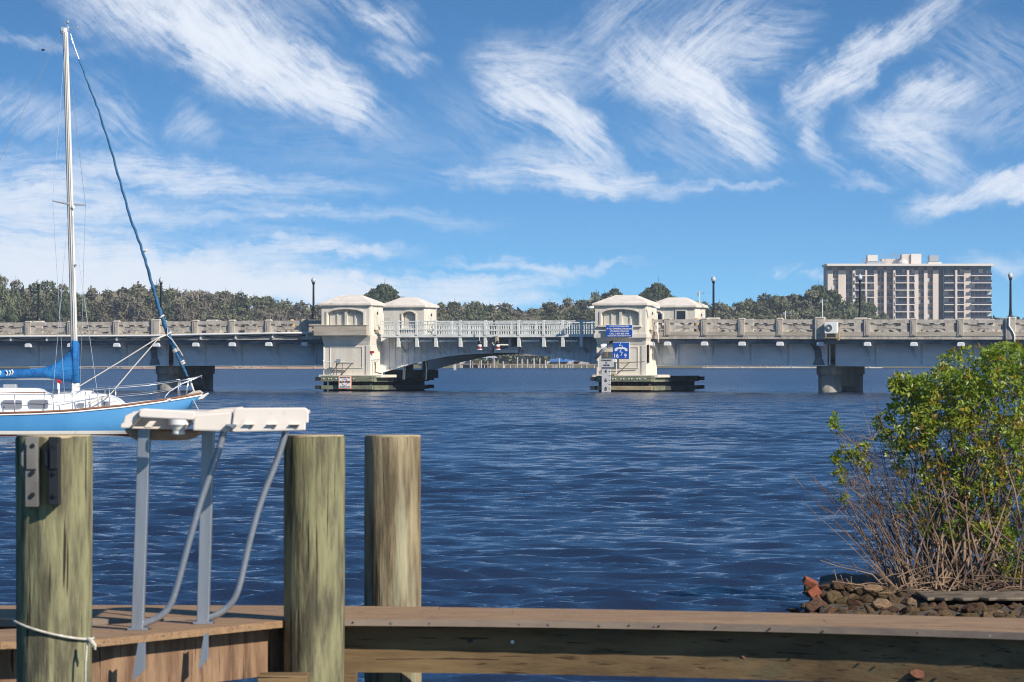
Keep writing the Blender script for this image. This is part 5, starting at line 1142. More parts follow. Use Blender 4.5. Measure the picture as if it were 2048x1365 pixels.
def pile(name, label, x0, x1, ytop, D, mt, seed, xb=None, taper=1.0):
    c = P((x0 + x1) / 2, ytop, D); R0 = (x1 - x0) / 2 * D / F; rs = random.Random(seed); ph = [rs.uniform(0, 6.28) for _ in range(12)]
    r = thing(name, label, 'piling', (c.x, D, -.6), 0, None, (c.x, D, -.6)); m = MB(); n, rows = 56, 46; zt = c.z
    for i in range(rows + 1):
        z = -.6 + (zt + .6) * i / rows
        for k in range(n):
            a = 2 * math.pi * k / n
            q = 1 + .012 * math.sin(3 * a + ph[0] + z * .9) + .008 * math.sin(7 * a + ph[1] + z * 1.7) + .010 * math.sin(2 * a + ph[2] + 2.1 * z) + .006 * math.sin(13 * a + ph[3] + .8 * math.sin(z * 4))
            if i == rows: q *= .965
            if i == rows - 1: z_ = zt - .012
            else: z_ = z
            rad = R0 * q * (1 - (1 - taper) * (zt - z) / 2.2); m.v.append((c.x + rad * math.cos(a), D + rad * math.sin(a), z_))
    for i in range(rows):
        for k in range(n): a0, a1 = i * n + k, i * n + (k + 1) % n; m.f.append((a0, a1, a1 + n, a0 + n))
    m.build('shaft', mt, r, smooth=True)
    t = MB(); base = [(c.x + R0 * .972 * (1 + .012 * math.sin(3 * a + ph[0] + zt * .9)) * math.cos(a), D + R0 * .972 * math.sin(a)) for a in [2 * math.pi * k / n for k in range(n)]]
    t.prism(base, zt - .008, zt + .004, 'z'); t.build('sawn_top', M['pile_top'], r); return r
pile('dock_piling', 'greenish round piling at the end of the angled board, right of the cleaning table', 568, 690, 872, 20.75, M['pile1'], 5, taper=.965)
pile('dock_piling', 'pale streaked brown piling standing behind the dock, rightmost of the three', 729.5, 843, 872, 22.45, M['pile2'], 9)
lpile = pile('dock_piling', 'thick green piling with two metal brackets and a rope round its foot', 31, 183, 872, 18.6, M['pile1'], 14, taper=.97)
# brackets bolted on the left piling
for nm, x0, x1, yb, mt in (('steel_bracket', 52, 78, 1014, M['zinc']), ('steel_bracket', 99, 120, 1010, M['black'])):
    a, b = P(x0, 874, 18.40), P(x1, yb, 18.40); m = MB(); dd = .012
    fr_ = 18.6 - .165 + .01
    m.box(a.x, b.x, 18.36, 18.372, b.z, a.z); m.box(a.x, a.x + dd, 18.373, fr_ + .03, b.z + .002, a.z - .002); m.box(b.x - dd, b.x, 18.373, fr_ + .03, b.z + .002, a.z - .002)
    m.prism([(a.x - .018, a.z - .07), (a.x - .001, a.z - .05), (a.x - .001, a.z - .14), (a.x - .018, a.z - .12)], 18.365, 18.40)
    m.box(a.x + .006, b.x - .004, 18.35, 18.359, a.z - .14, a.z - .03)
    m.build(nm, mt, lpile, bevel=.003)
    for yy in (892, 945, 990):
        c = P((x0 + x1) / 2, yy, 18.345); m = MB(); m.tube([c, c + Vector((0, .018, 0))], .010, 8); m.build('bolt', M['black'], lpile)
def ground_poly(pts, z): return [(G(a, b, z).x, G(a, b, z).y) for a, b in pts]
# main dock
r = thing('dock', 'long wooden dock edge running across the foot of the view', 'dock', (0, 21.3, .6), 0, None, (0, 21.3, .6))
far_e = [(-160, 1212), (600, 1212.5), (900, 1213.5), (1400, 1222), (2048, 1237), (2300, 1243)]
near_e = [(2300, 1275), (2048, 1266), (1700, 1254.5), (1400, 1246), (900, 1239.5), (585, 1237.5), (-160, 1241)]
fe, ne = ground_poly(far_e, DZ), ground_poly(near_e, DZ)
fx = sorted(fe); nx = sorted(ne)
def ey0(t, x): return float(np.interp(x, [p[0] for p in t], [p[1] for p in t]))
EF = {id(fx): np.polyfit([p[0] for p in fx], [p[1] for p in fx], 3), id(nx): np.polyfit([p[0] for p in nx], [p[1] for p in nx], 3)}
def ey(t, x): return float(np.polyval(EF[id(t)], x)) if id(t) in EF else ey0(t, x)
# boards across the dock, each with its own tilt of grain, laid slightly apart
m = MB(); x = fe[0][0]; brd = random.Random(3); e = MB()
X0, X1 = -3.2, 3.4; nb = 4
for row in range(nb):           # long boards
    x = X0
    while x < X1:
        L = brd.uniform(2.2, 3.4); xe = min(x + L, X1); q = []
        nseg = 6; dz = brd.uniform(-.0012, .0012)
        for i in range(nseg):
            xa = x + (xe - x - .003) * i / nseg; xb_ = x + (xe - x - .003) * (i + 1) / nseg
            def yy(xx, t): return ey(nx, xx) + (ey(fx, xx) - ey(nx, xx)) * t
            t0, t1 = row / nb + .006, (row + 1) / nb - .006
            m.add([(xa, yy(xa, t0), DZ - .036), (xb_, yy(xb_, t0), DZ - .036), (xb_, yy(xb_, t1), DZ - .036), (xa, yy(xa, t1), DZ - .036), (xa, yy(xa, t0), DZ + dz), (xb_, yy(xb_, t0), DZ + dz), (xb_, yy(xb_, t1), DZ + dz), (xa, yy(xa, t1), DZ + dz)],
                  [(0, 3, 2, 1), (4, 5, 6, 7), (0, 1, 5, 4), (2, 3, 7, 6)] + ([(3, 0, 4, 7)] if i == 0 else []) + ([(1, 2, 6, 5)] if i == nseg - 1 else []))
        x = xe
m.build('deck_boards', M['deckwood'], r)
def strip_board(nm, edge, y_in, y_out, z0, z1, mt, x0=X0, x1=X1, n=24, parent=r):
    m = MB(); fy = y_in if callable(y_in) else (lambda x: y_in); fo = y_out if callable(y_out) else (lambda x: y_out)
    for i in range(n):
        xa, xb_ = x0 + (x1 - x0) * i / n, x0 + (x1 - x0) * (i + 1) / n; ya, yb_ = ey(edge, xa), ey(edge, xb_)
        fcs = [(0, 1, 5, 4), (2, 3, 7, 6), (4, 5, 6, 7), (0, 3, 2, 1)] + ([(3, 0, 4, 7)] if i == 0 else []) + ([(1, 2, 6, 5)] if i == n - 1 else [])
        m.add([(xa, ya + fy(xa), z0), (xb_, yb_ + fy(xb_), z0), (xb_, yb_ + fo(xb_), z0), (xa, ya + fo(xa), z0), (xa, ya + fy(xa), z1), (xb_, yb_ + fy(xb_), z1), (xb_, yb_ + fo(xb_), z1), (xa, ya + fo(xa), z1)], fcs)
    return m.build(nm, mt, parent)
strip_board('edge_board', nx, -.016, -.001, DZ - .034, DZ - .001, M['edge'])
fof = lambda x: float(np.interp(x, [-3, 0, 1, 2.4], [.118, .105, .078, .046]))
strip_board('fascia', nx, fof, lambda x: fof(x) + .04, .652, DZ - .037, M['fascia'])
strip_board('back_fascia', fx, -.08, -.04, .66, DZ - .037, M['fascia'])
for px, py, s, sx in ((1384, 1308, .020, 1), (1836, 1348, .027, 1.3), (1492, 1314, .016, 1.2), (1216, 1335, .006, 1)):
    D = ey(nx, G(px, 1250, DZ).x) + fof(G(px, 1250, DZ).x) - .003; c = P(px, py, D); m = MB()
    m.prism([(c.x + s * sx * math.cos(t) * (1 + .1 * math.sin(3 * t)) - .3 * s * math.sin(t), c.z + s * .75 * math.sin(t)) for t in [2 * math.pi * k / 16 for k in range(16)]], D, D + .02); m.build('knot', M['knot'], r)
for px in (706, 783, 860, 1040, 1098, 1200, 1258, 1310, 1318, 1432, 1540, 1649, 1796, 1834, 1980):
    D = ey(nx, G(px, 1245, DZ).x) - .017; c = Vector(((px - 1024) / F * D, D, DZ - .017)); m = MB(); m.tube([c + Vector((0, -.004, 0)), c + Vector((0, .006, 0))], .0045 if px % 3 else .007, 8); m.build('bolt', M['zinc'] if px % 3 != 1 else M['black'], r)
for px, py, rad_ in ((1025, 1284.5, .009), (941, 1281, .013)):
    D = ey(nx, G(px, 1240, DZ).x) + fof(G(px, 1240, DZ).x) - .01; c = P(px, py, D); m = MB(); m.tube([c, c + Vector((0, .02, 0))], rad_, 10); m.build('bolt', M['white'] if px == 1025 else M['black'], r)
for x in (-2.2, -.75, -.2, 1.0, 2.2):
    m = MB(); ya, yb_ = ey(nx, x) + fof(x) + .041, ey(fx, x) - .081; m.box(x - .02, x + .02, ya, yb_, .70, DZ - .037); m.build('joist', M['fascia'], r)
# angled board in front, carrying the table
r2 = thing('dock_finger', 'angled wooden board platform joining the two green pilings under the cleaning table', 'dock', (-2, 20.2, .6), 0, None, (-2, 20.2, .6))
zz2 = DZ + .006
nf = ground_poly([(-160, 1287), (190, 1280), (595, 1238.5)], zz2); ff = ground_poly([(-160, 1266), (175, 1251), (430, 1236.5), (595, 1231.5)], zz2)
def band_(t0, t1, z0, z1, mt, nm, xs0, xs1, n=20, inner=None):
    m = MB()
    for i in range(n):
        xa, xb_ = xs0 + (xs1 - xs0) * i / n, xs0 + (xs1 - xs0) * (i + 1) / n
        def q(x, t): a, b = ey(nf, x), ey(ff, x); return a + (b - a) * t if inner is None else a + t
        fcs = [(0, 1, 5, 4), (2, 3, 7, 6), (4, 5, 6, 7), (0, 3, 2, 1)] + ([(3, 0, 4, 7)] if i == 0 else []) + ([(1, 2, 6, 5)] if i == n - 1 else [])
        m.add([(xa, q(xa, t0), z0), (xb_, q(xb_, t0), z0), (xb_, q(xb_, t1), z0), (xa, q(xa, t1), z0), (xa, q(xa, t0), z1), (xb_, q(xb_, t0), z1), (xb_, q(xb_, t1), z1), (xa, q(xa, t1), z1)], fcs)
    m.build(nm, mt, r2)
xe = nf[-1][0]
band_(0, .485, zz2 - .034, zz2, M['deckwood'], 'board', -3.1, xe); band_(.515, 1, zz2 - .035, zz2 - .001, M['deckwood'], 'board', -3.1, xe)
band_(.22, .26, .655, zz2 - .037, M['fascia2'], 'fascia', -3.1, P(558, 1320, 20.9).x, inner=True)
a, b = P(516, 1351, 20.35), P(615, 1378, 20.35); m = MB(); m.box(a.x, b.x, 20.30, 20.55, b.z, a.z); m.build('cross_block', M['fascia'], r2, bevel=.004)
a, b = P(690, 1350, 20.75), P(712, 1378, 20.75); m = MB(); m.box(a.x - .1, b.x, 20.75, 20.95, b.z, a.z); m.build('cross_block', M['fascia'], r2, bevel=.004)
# rope round the left piling
rc_ = P(107, 1260, 18.6); rr_ = .182
r3 = thing('rope', 'white rope looped slantwise round the thick green piling with its end hanging down', 'rope', (rc_.x, 18.4, .9), 0, None, (rc_.x, 18.4, .9))
zl, zr = P(28, 1240, 18.5).z, P(178, 1279, 18.5).z
pts = []
for k in range(25):
    a = math.pi + math.pi * k / 24; pts.append((rc_.x + rr_ * .97 * math.cos(a), 18.6 + rr_ * .97 * math.sin(a), zl + (zr - zl) * (math.cos(a) + 1) / 2 - .012 * math.sin(math.pi * k / 24)))
m = MB(); m.tube(pts, .006, 7); m.build('loop', M['rope2'], r3, smooth=True)
ex = P(176, 1278, 18.42); m = MB(); m.tube([ex, P(184, 1284, 18.40), P(190, 1292, 18.40), P(190, 1300, 18.40)], [.008, .010, .008, .005], 7); m.build('knot', M['rope2'], r3)
m = MB(); m.tube([ex, P(173, 1300, 18.41), P(171, 1330, 18.41), P(170, 1390, 18.41)], .0055, 6); m.build('tail', M['rope2'], r3, smooth=True)
# ---------------------------------------------------------------- fish cleaning table
TD = 20.1
tb_ = thing('cleaning_table', 'cream plastic fish cleaning table on two square aluminium posts', 'table', (P(350, 1250, TD).x, TD, DZ), 0, None, (P(350, 1250, TD).x, TD, DZ))
def poly_part(nm, pts, D, th, mt, bev=.006): m = MB(); m.prism([(P(a, b, D).x, P(a, b, D).z) for a, b in pts], D, D + th); return m.build(nm, mt, tb_, bevel=bev)
def sq_post(x0t, x1t, yt, x0b, x1b, yb, Dp):
    a, b, c, d = P(x0t, yt, Dp), P(x1t, yt, Dp), P(x0b, yb, Dp), P(x1b, yb, Dp); zb = DZ + .006; w = b.x - a.x - .014
    m = MB(); m.frus((c.x, c.x + w, Dp, Dp + .075), zb, (a.x, a.x + w, Dp, Dp + .075), a.z); m.build('leg', M['alu'], tb_, bevel=.004)
    m = MB(); m.box(c.x - .015, c.x + w + .02, Dp - .02, Dp + .09, zb + .001, zb + .012); m.build('foot_plate', M['alu'], tb_)
D1, D2 = 19.95, 20.42
sq_post(276, 306, 855, 262, 292, 1258, D1); sq_post(404, 434, 855, 393, 422, 1250, D2)
def brace(pts, Dp):
    sm = []
    pv = [P(a, b, Dp + dd) for a, b, dd in pts]
    for i in range(len(pv) - 1):
        p0, p1, p2, p3 = pv[max(i - 1, 0)], pv[i], pv[i + 1], pv[min(i + 2, len(pv) - 1)]
        for j in range(6):
            t = j / 6; sm.append(.5 * ((2 * p1) + (-p0 + p2) * t + (2 * p0 - 5 * p1 + 4 * p2 - p3) * t * t + (-p0 + 3 * p1 - 3 * p2 + p3) * t ** 3))
    sm.append(pv[-1]); m = MB(); m.tube(sm, .0165, 10); m.build('brace', M['alu'], tb_, smooth=True)
brace([(449, 858, 0), (436, 905, 0), (404, 995, 0), (379, 1080, 0), (356, 1165, 0), (343, 1205, 0), (330, 1225, 0), (308, 1240, 0), (284, 1249, 0)], D1 + .02)
brace([(573, 858, 0), (556, 915, 0), (523, 1000, 0), (500, 1080, 0), (482, 1160, 0), (470, 1195, 0), (455, 1215, 0), (433, 1230, 0), (411, 1238, 0)], D2 + .02)
# top, apron and backboard
m = MB(); a, b = P(262, 824, 19.8), P(604, 824, 19.8); m.box(a.x, b.x, 19.84, 20.62, a.z - .02, a.z); m.build('table_top', M['poly'], tb_, bevel=.006)
poly_part('backboard', [(468, 818.5), (474, 816.5), (608, 815.5), (613, 817), (617, 822), (617, 846), (611, 847.5), (611, 861.5), (466, 865), (463, 861)], 19.72, .03, M['poly'], .008)
poly_part('apron', [(388, 829), (466, 824), (466, 864), (385, 862)], 19.735, .035, M['poly'], .008)
m = MB()
for (a, ya), (b, yb_) in (((372, 824.5), (400, 825)), ((400, 825), (415, 824)), ((415, 824), (432, 819)), ((432, 819), (470, 816.5))):
    A, B = P(a, ya, 19.9), P(b, yb_, 19.9); A2, B2 = P(a, 830, 19.9), P(b, 830, 19.9); m.prism([(A.x, A.z), (B.x, B.z), (B2.x, B2.z), (A2.x, A2.z)], 19.79, 20.5)
m.build('sink_rim', M['poly'], tb_)
poly_part('tray_end', [(240, 857), (241.5, 848), (246, 846), (249, 833), (256, 829), (276, 822), (280, 818), (286, 819), (280, 833), (258, 857)], 19.70, .30, M['poly'], .006)
poly_part('tray_lip', [(279, 820), (287, 817.5), (388, 823), (391, 829), (389, 836), (386, 841), (280, 835.5), (277, 831)], 19.66, .05, M['poly'], .01)
poly_part('tray_back', [(262, 858), (281, 836), (386, 841), (374, 860)], 19.90, .03, M['poly'], .004)
poly_part('basin', [(247, 857.5), (252, 866), (263, 876), (274, 881), (355, 881.5), (377, 880), (391, 872), (398, 862.5)], 20.03, .35, M['poly_dirty'], .015)
poly_part('brace_web', [(286, 856), (298, 843), (312, 843), (301, 857)], 19.80, .06, M['poly'])
c = P(355, 850, 19.78); kk = 19.78 / F
m = MB(); m.lathe([(.6 * kk * 13, P(0, 871, 19.78).z), (kk * 13, P(0, 869, 19.78).z), (kk * 13.5, P(0, 865, 19.78).z), (kk * 11, P(0, 864, 19.78).z), (kk * 14, P(0, 860, 19.78).z), (kk * 16.5, P(0, 855, 19.78).z), (kk * 21, P(0, 850, 19.78).z), (kk * 21, P(0, 838, 19.78).z)], c.x, 19.85, 24); m.build('drain', M['white'], tb_, smooth=False)
for px in (462, 497, 543, 588):
    if px == 462:
        poly_part('latch', [(451, 849), (474, 849), (474, 852), (468, 855), (464, 858), (461, 855), (453, 853)], 19.685, .05, M['alu'], .003)
    else:
        poly_part('knife_slot', [(px - 7, 850), (px + 7, 850), (px + 7, 854.5), (px - 7, 854.5)], 19.712, .012, M['poly_dirty'] if px == 588 else M['poly'], 0); poly_part('slot_lip', [(px - 9, 849), (px + 11, 848.5), (px + 10, 850), (px - 7, 850)], 19.70, .02, M['poly'], 0)
        poly_part('slot_shade', [(px + 3, 850.5), (px + 11, 850), (px + 8, 855.5), (px + 3, 855.5)], 19.710, .014, M['zinc'], 0)  # dark patch drawn as the shade inside the slot, not a metal part
# flat hangers below the board
for x0, x1, yt, yb_, Dp in ((262, 290, 1286, 1362, 19.42), (394, 416, 1268, 1340, 20.0)):
    m = MB(); m.prism([(P(x0 + 14, yt, Dp).x, P(0, yt, Dp).z), (P(x1 - 1, yt, Dp).x, P(0, yt, Dp).z), (P(x1 - 2, yb_ - 20, Dp).x, P(0, yb_ - 20, Dp).z), (P(x0 + 4, yb_, Dp).x, P(0, yb_, Dp).z), (P(x0 + 3, yb_ - 6, Dp).x, P(0, yb_ - 6, Dp).z)], Dp, Dp + .012)
    m.box(P(x1, 0, Dp).x - .006, P(x1, 0, Dp).x, Dp + .0121, Dp + .05, P(0, yb_ - 22, Dp).z, P(0, yt, Dp).z); m.build('hanger_plate', M['alu'], tb_)
# ---------------------------------------------------------------- rocky bank
M['rock'] = mat('shore_rock', (.165, .105, .055), .95, spec=.15, col2=(.06, .038, .022), vscale=6, bump=.02, bscale=14, stain=((.34, .24, .15), 7, (1, 1, 1), .60), rand=.32)
M['rock_tan'] = mat('tan_rock', (.30, .20, .12), .95, spec=.15, col2=(.15, .09, .055), vscale=5, bump=.015, bscale=12)
M['brick'] = mat('orange_brick', (.27, .07, .03), .9, col2=(.13, .045, .025), vscale=14, bump=.006, bscale=30)
M['earth'] = mat('bank_earth', (.060, .043, .03), .95, col2=(.12, .085, .055), vscale=9, bump=.02, bscale=20)
M['slabgrey'] = mat('grey_slab', (.22, .175, .13), .95, spec=.1, col2=(.09, .07, .05), vscale=5, bump=.01, bscale=18)
topy = [(1560, 1232), (1600, 1205), (1612, 1170), (1640, 1182), (1680, 1168), (1725, 1172), (1760, 1172), (1800, 1186), (1850, 1192), (2048, 1198), (2400, 1196)]
def ty(px): return float(np.interp(px, [a for a, b in topy], [b for a, b in topy]))
m = MB(); nxg, nyg = 116, 18; rs_ = random.Random(21)
for j in range(nyg + 1):
    D = 33.4 + (41 - 33.4) * j / nyg
    for i in range(nxg + 1):
        px = 1545 + (3400 - 1545) * i / nxg; x = (px - 1024) / F * D; h = CH - (ty(px) + 34 - HY) * 37.5 / F
        h = max(h, .09); t = (D - 33.4) / .5; z = -.5 + (h + .5) * min(1, t) if t < 1 else h + min(.10, max(0, (D - 37.2) * .12))
        if j > nyg - 3: z = -.4
        if px < 1625: z = min(z, -.3)
        m.v.append((x, D + rs_.uniform(-.1, .1), z + rs_.uniform(-.03, .03)))
for j in range(nyg):
    for i in range(nxg): a = j * (nxg + 1) + i; m.f.append((a, a + 1, a + nxg + 2, a + nxg + 1))
tag(m.build('bank_ground', M['earth'], None, smooth=True), 'dark earth bank under the rocks at the water edge', None, None, 'structure')
def rock_mesh(seed):
    import bmesh
    bm = bmesh.new(); bmesh.ops.create_icosphere(bm, subdivisions=3, radius=1.0); rs = np.random.RandomState(seed)
    pl = [(rs.normal(size=3), rs.uniform(.42, .85)) for _ in range(16)]
    for v in bm.verts:
        p = np.array(v.co)
        for nrm, d in pl:
            q = nrm / np.linalg.norm(nrm); e = p @ q - d
            if e > 0: p = p - q * e
        p = p * (1 + .05 * math.sin(7 * p[0] + seed) * math.sin(6 * p[1]) + rs.uniform(-.035, .035)); v.co = p
    me = bpy.data.meshes.new('rock'); bm.to_mesh(me); bm.free(); me.materials.append(M['rock']); return me
RM = [rock_mesh(s) for s in range(7)]; rk = random.Random(5)
def rock(px, py, D, w, h, label='rough dark brown rock in the heap at the water edge', group='rocks along the bank', me=None, mt=None, nm='rock'):
    me = me or RM[rk.randrange(7)]
    if mt: me = me.copy(); me.materials.clear(); me.materials.append(mt)
    o = link(bpy.data.objects.new(nm, me)); D = min(D, 2.10 * F / (py - HY)); o.location = P(px, py, D); s = D / F; o.scale = (w * s / 2, w * s / 2 * rk.uniform(.8, 1.2), h * s / 2); o.rotation_euler = (rk.uniform(-.5, .5), rk.uniform(-.4, .4), rk.uniform(0, 6.28)) if mt is None else (0, 0, .3)
    tag(o, label, 'rock', group)
for row, (dy, D) in enumerate(((4, 37.6), (16, 37.2), (28, 36.9), (40, 36.5), (52, 36.1), (64, 35.8))):
    px = 1600 + row * 4 - (12 if row > 1 else 0)
    while px < 2620:
        w = rk.uniform(20, 56) * (1.1 if row > 1 else .9); h = w * rk.uniform(.5, .8)
        rock(px + w / 2, ty(px + w / 2) + dy + rk.uniform(-4, 6), D + rk.uniform(-.2, .2), w, h); px += w * rk.uniform(.45, .75)
rock(1590, 1222, 36.4, 44, 9, 'low flat rock tip running out into the water at the end of the heap', None)
rock(1758, 1210, 35.9, 66, 36, 'flat-faced tan rock, widest in the heap', None, None, M['rock_tan'])
rock(1822, 1207, 35.8, 32, 30, 'small golden brown rock beside the wide tan rock', None, None, M['rock_tan'])
rock(1985, 1232, 35.5, 60, 26, 'rusty brown rock just above the dock edge on the right', None, None, M['rock_tan'])
rock(1895, 1126, 39.5, 84, 34, 'pale grey boulder behind the bush stems', None, None, M['slabgrey'])
rock(1740, 1178, 37.2, 70, 26, 'light brown layered rock on top of the heap left of the stems', None, None, M['rock_tan'])
def brick(px, py, D, rot, label, sc=1.0):
    c = P(px, py, D); m = MB(); m.box(-.065 * sc, .065 * sc, -.045, .045, -.028, .028); o = m.build('brick', M['brick'], None, bevel=.006); o.location = c; o.rotation_euler = rot; tag(o, label, 'brick', None)
brick(1621, 1166, 37.0, (.35, .45, .2), 'orange brick tipped on the highest end of the rock heap', 1.0)
brick(1629, 1186, 36.85, (1.3, -.6, .3), 'broken orange brick wedged just below the topmost brick', .8)
brick(1636, 1201, 36.7, (.2, .9, .1), 'lowest orange brick half hidden between the dark rocks', .6)
c0, c1 = P(1846, 1194, 36.7), P(2300, 1204, 36.7); m = MB(); jg = random.Random(8); n_ = 26; m.prism([(c0.x + (c1.x - c0.x) * i / n_, 36.35 + jg.uniform(-.06, .10)) for i in range(n_ + 1)] + [(c1.x - (c1.x - c0.x) * i / 8, 37.4) for i in range(9)], c1.z + .025, c1.z + .055, 'z'); tag(m.build('concrete_slab', M['slabgrey'], None, bevel=.015, org=(c0.x, 36.9, c1.z)), 'flat grey concrete slab lying on the rocks under the bush', 'slab').location = (c0.x, 36.9, c1.z)
# ---------------------------------------------------------------- bush
M['stem'] = mat('bush_stems', (.25, .165, .105), .85, col2=(.08, .05, .034), vscale=3, blo=.42, bhi=.58)
def leaf_mat(nm, a, b, tr=.35):
    m_ = mat(nm, a, .42, col2=b, vscale=2.2, detail=3, spec=.45, blo=.38, bhi=.62); nt = m_.node_tree; b_ = nt.nodes['Principled BSDF']; out = [n for n in nt.nodes if n.type == 'OUTPUT_MATERIAL'][0]
    t = nt.nodes.new('ShaderNodeBsdfTranslucent'); t.inputs[0].default_value = (a[0] * 1.5, a[1] * 1.5, a[2], 1); mx = nt.nodes.new('ShaderNodeMixShader'); mx.inputs[0].default_value = tr
    nt.links.new(b_.outputs[0], mx.inputs[1]); nt.links.new(t.outputs[0], mx.inputs[2]); nt.links.new(mx.outputs[0], out.inputs[0]); return m_
M['bleaf'] = leaf_mat('bush_leaf', (.15, .235, .025), (.31, .33, .04)); M['bleaf2'] = leaf_mat('bush_leaf_yellow', (.34, .28, .03), (.32, .17, .03))
bush = thing('bush', 'tall green bush with many bare leaning stems growing from the rocks', 'bush', P(1900, 1185, 38), 0, None, P(1900, 1185, 38))
rb_ = random.Random(17); rsb = np.random.RandomState(4)
CL = [(1960, 745, 95, 50, 1.0), (2040, 725, 80, 40, .8), (1900, 800, 85, 60, 1.1), (1990, 830, 100, 85, 1.3), (1835, 800, 48, 46, .7), (1805, 770, 22, 22, .25), (1835, 870, 40, 40, .4), (1900, 890, 70, 50, .55), (2040, 890, 60, 80, .8), (1960, 950, 60, 50, .5), (1880, 950, 40, 36, .35), (1935, 1010, 50, 34, .28), (1850, 1005, 28, 24, .12), (2030, 1010, 36, 70, .45), (1985, 1075, 55, 34, .3), (2040, 1110, 40, 50, .35), (1930, 1070, 40, 26, .3), (2010, 1150, 60, 24, .15), (1870, 1060, 36, 22, .12), (1800, 900, 24, 24, .12), (2110, 850, 70, 160, 1.0), (2120, 1040, 60, 90, .5),
      (1668, 842, 9, 16, .035), (1676, 862, 8, 10, .02), (1697, 905, 20, 9, .035), (1674, 925, 10, 12, .03), (1680, 948, 10, 8, .03), (1690, 962, 8, 7, .02), (1712, 922, 11, 12, .03), (1728, 900, 12, 18, .04), (1756, 850, 10, 14, .03), (1770, 872, 14, 14, .05), (1735, 930, 12, 14, .03), (1786, 832, 14, 20, .06), (1692, 998, 9, 6, .02), (1800, 940, 14, 20, .05), (1815, 1020, 20, 20, .06)]
k38 = 38 / F
stems = MB(); centers = []; yel = []
def base_pt(): px = rb_.triangular(1772, 2140, 1890); return P(px, 1178 + rb_.uniform(-6, 12), 38 + rb_.uniform(-.45, .45))
def stem_to(p1, r0=.012, r1=.003, bow=.12, b=None):
    p0 = b or base_pt(); d = p1 - p0; L = d.length; side = Vector((rb_.uniform(-1, 1), rb_.uniform(-1, 1), 0)) * bow * L * .5; pts = []
    for i in range(7):
        t = i / 6; q = p0.lerp(p1, t) + side * math.sin(math.pi * t) + Vector((0, 0, bow * L * .55 * math.sin(math.pi * t) * (1 if p1.x < p0.x else .4))) + Vector((rb_.uniform(-1, 1), rb_.uniform(-1, 1), rb_.uniform(-1, 1))) * .012 * (0 if i in (0, 6) else 1); pts.append(q)
    stems.tube(pts, [.8 * r0 + .8 * (r1 - r0) * (i / 6) for i in range(7)], 5, False); return pts
def twig(p, L, r=.0035, up=.6):
    d = Vector((rb_.uniform(-1, .5), rb_.uniform(-.8, .8), rb_.uniform(up * .2, 1))).normalized() * L; q = p + d; stems.tube([p, p + d * .5 + Vector((0, 0, .02 * rb_.uniform(-1, 1))), q], [r, r * .75, r * .35], 4, False); return q
def clusterpos(cx, cy, rx, ry):
    a = rb_.uniform(0, 6.28); q = rb_.random() ** .45; return P(cx + rx * q * math.cos(a), cy + ry * q * math.sin(a), 38 + rb_.uniform(-1, 1) * min(.75, rx * k38 * 1.1))
for cx, cy, rx, ry, wgt in CL:
    for _ in range(max(1, int(wgt * 9))):      # a limb into the clump, then twigs, then leaves
        e_ = clusterpos(cx, cy, rx * .8, ry * .8); pts = stem_to(e_, .007 + .011 * min(1, wgt) * rb_.uniform(.4, 1), .003, rb_.uniform(.02, .14))
        for _2 in range(3): twig(pts[rb_.choice((3, 4, 5))], rb_.uniform(.08, .35))
    for _ in range(max(5, int(wgt * 255 * rb_.uniform(.7, 1.25)))): centers.append(clusterpos(cx, cy, rx, ry)); yel.append(rb_.random() < (.30 if 1860 < cx and 850 < cy < 1030 else .12))
for (ex_, ey2) in ((1668, 842), (1664, 860), (1672, 925), (1676, 950), (1690, 998), (1628, 960), (1640, 975), (1655, 948), (1662, 985), (1635, 1010), (1727, 825), (1738, 838), (1756, 838), (1700, 850), (1741, 780), (1752, 800), (1795, 742), (1812, 745), (1883, 733), (1868, 745), (1690, 905), (1705, 880), (1720, 905), (1745, 900), (1650, 1035), (1680, 1060), (1700, 1000), (1720, 960), (1745, 985), (1760, 950), (1775, 915), (1788, 960), (1720, 1090), (1700, 1130)):
    b = P(rb_.uniform(1775, 1850), 1180 + rb_.uniform(-6, 8), 38 + rb_.uniform(-.3, .3)) if ex_ < 1770 else None
    pts = stem_to(P(ex_, ey2, 38 + rb_.uniform(-.4, .4)), rb_.uniform(.006, .011), .0022, rb_.uniform(.03, .16), b)
    for _ in range(6): q = twig(pts[rb_.choice((2, 3, 4, 5))], rb_.uniform(.08, .4), .003)
for _ in range(70):                            # upright bare stems of the thicket
    pxb = rb_.uniform(1790, 2010); b = P(pxb, 1182 + rb_.uniform(-8, 8), 38 + rb_.uniform(-.5, .4)); ln = rb_.uniform(60, 330); an = rb_.gauss(-.42, .28)
    stem_to(P(pxb + ln * math.sin(an), 1182 - ln * math.cos(an), 38 + rb_.uniform(-.4, .4)), rb_.uniform(.005, .013), .003, rb_.uniform(-.02, .1), b)
for _ in range(8):                             # thicker trunks
    pxb = rb_.uniform(1925, 2100); b = P(pxb, 1180, 38 + rb_.uniform(-.3, .3)); stem_to(P(pxb + rb_.uniform(-60, 50), rb_.uniform(820, 900), 38), rb_.uniform(.018, .028), .007, .04, b)
for _ in range(60):                            # fallen sticks over the rocks
    px = rb_.uniform(1700, 2080); y = rb_.uniform(1150, 1200); p = P(px, y, 37.6 + rb_.uniform(-.5, .2)); an = rb_.uniform(-.6, .5); L = rb_.uniform(.08, .4); stems.tube([p, p + Vector((L * .5 * math.cos(an), .03, L * .5 * math.sin(an) + .015)), p + Vector((L * math.cos(an), .05, L * math.sin(an)))], [.006, .005, .002], 4, False)
stems.tube([P(1640, 1121, 37.5), P(1680, 1135, 37.5), P(1720, 1143, 37.4), P(1745, 1150, 37.4), P(1765, 1170, 37.3)], [.003, .005, .006, .008, .01], 5, False)
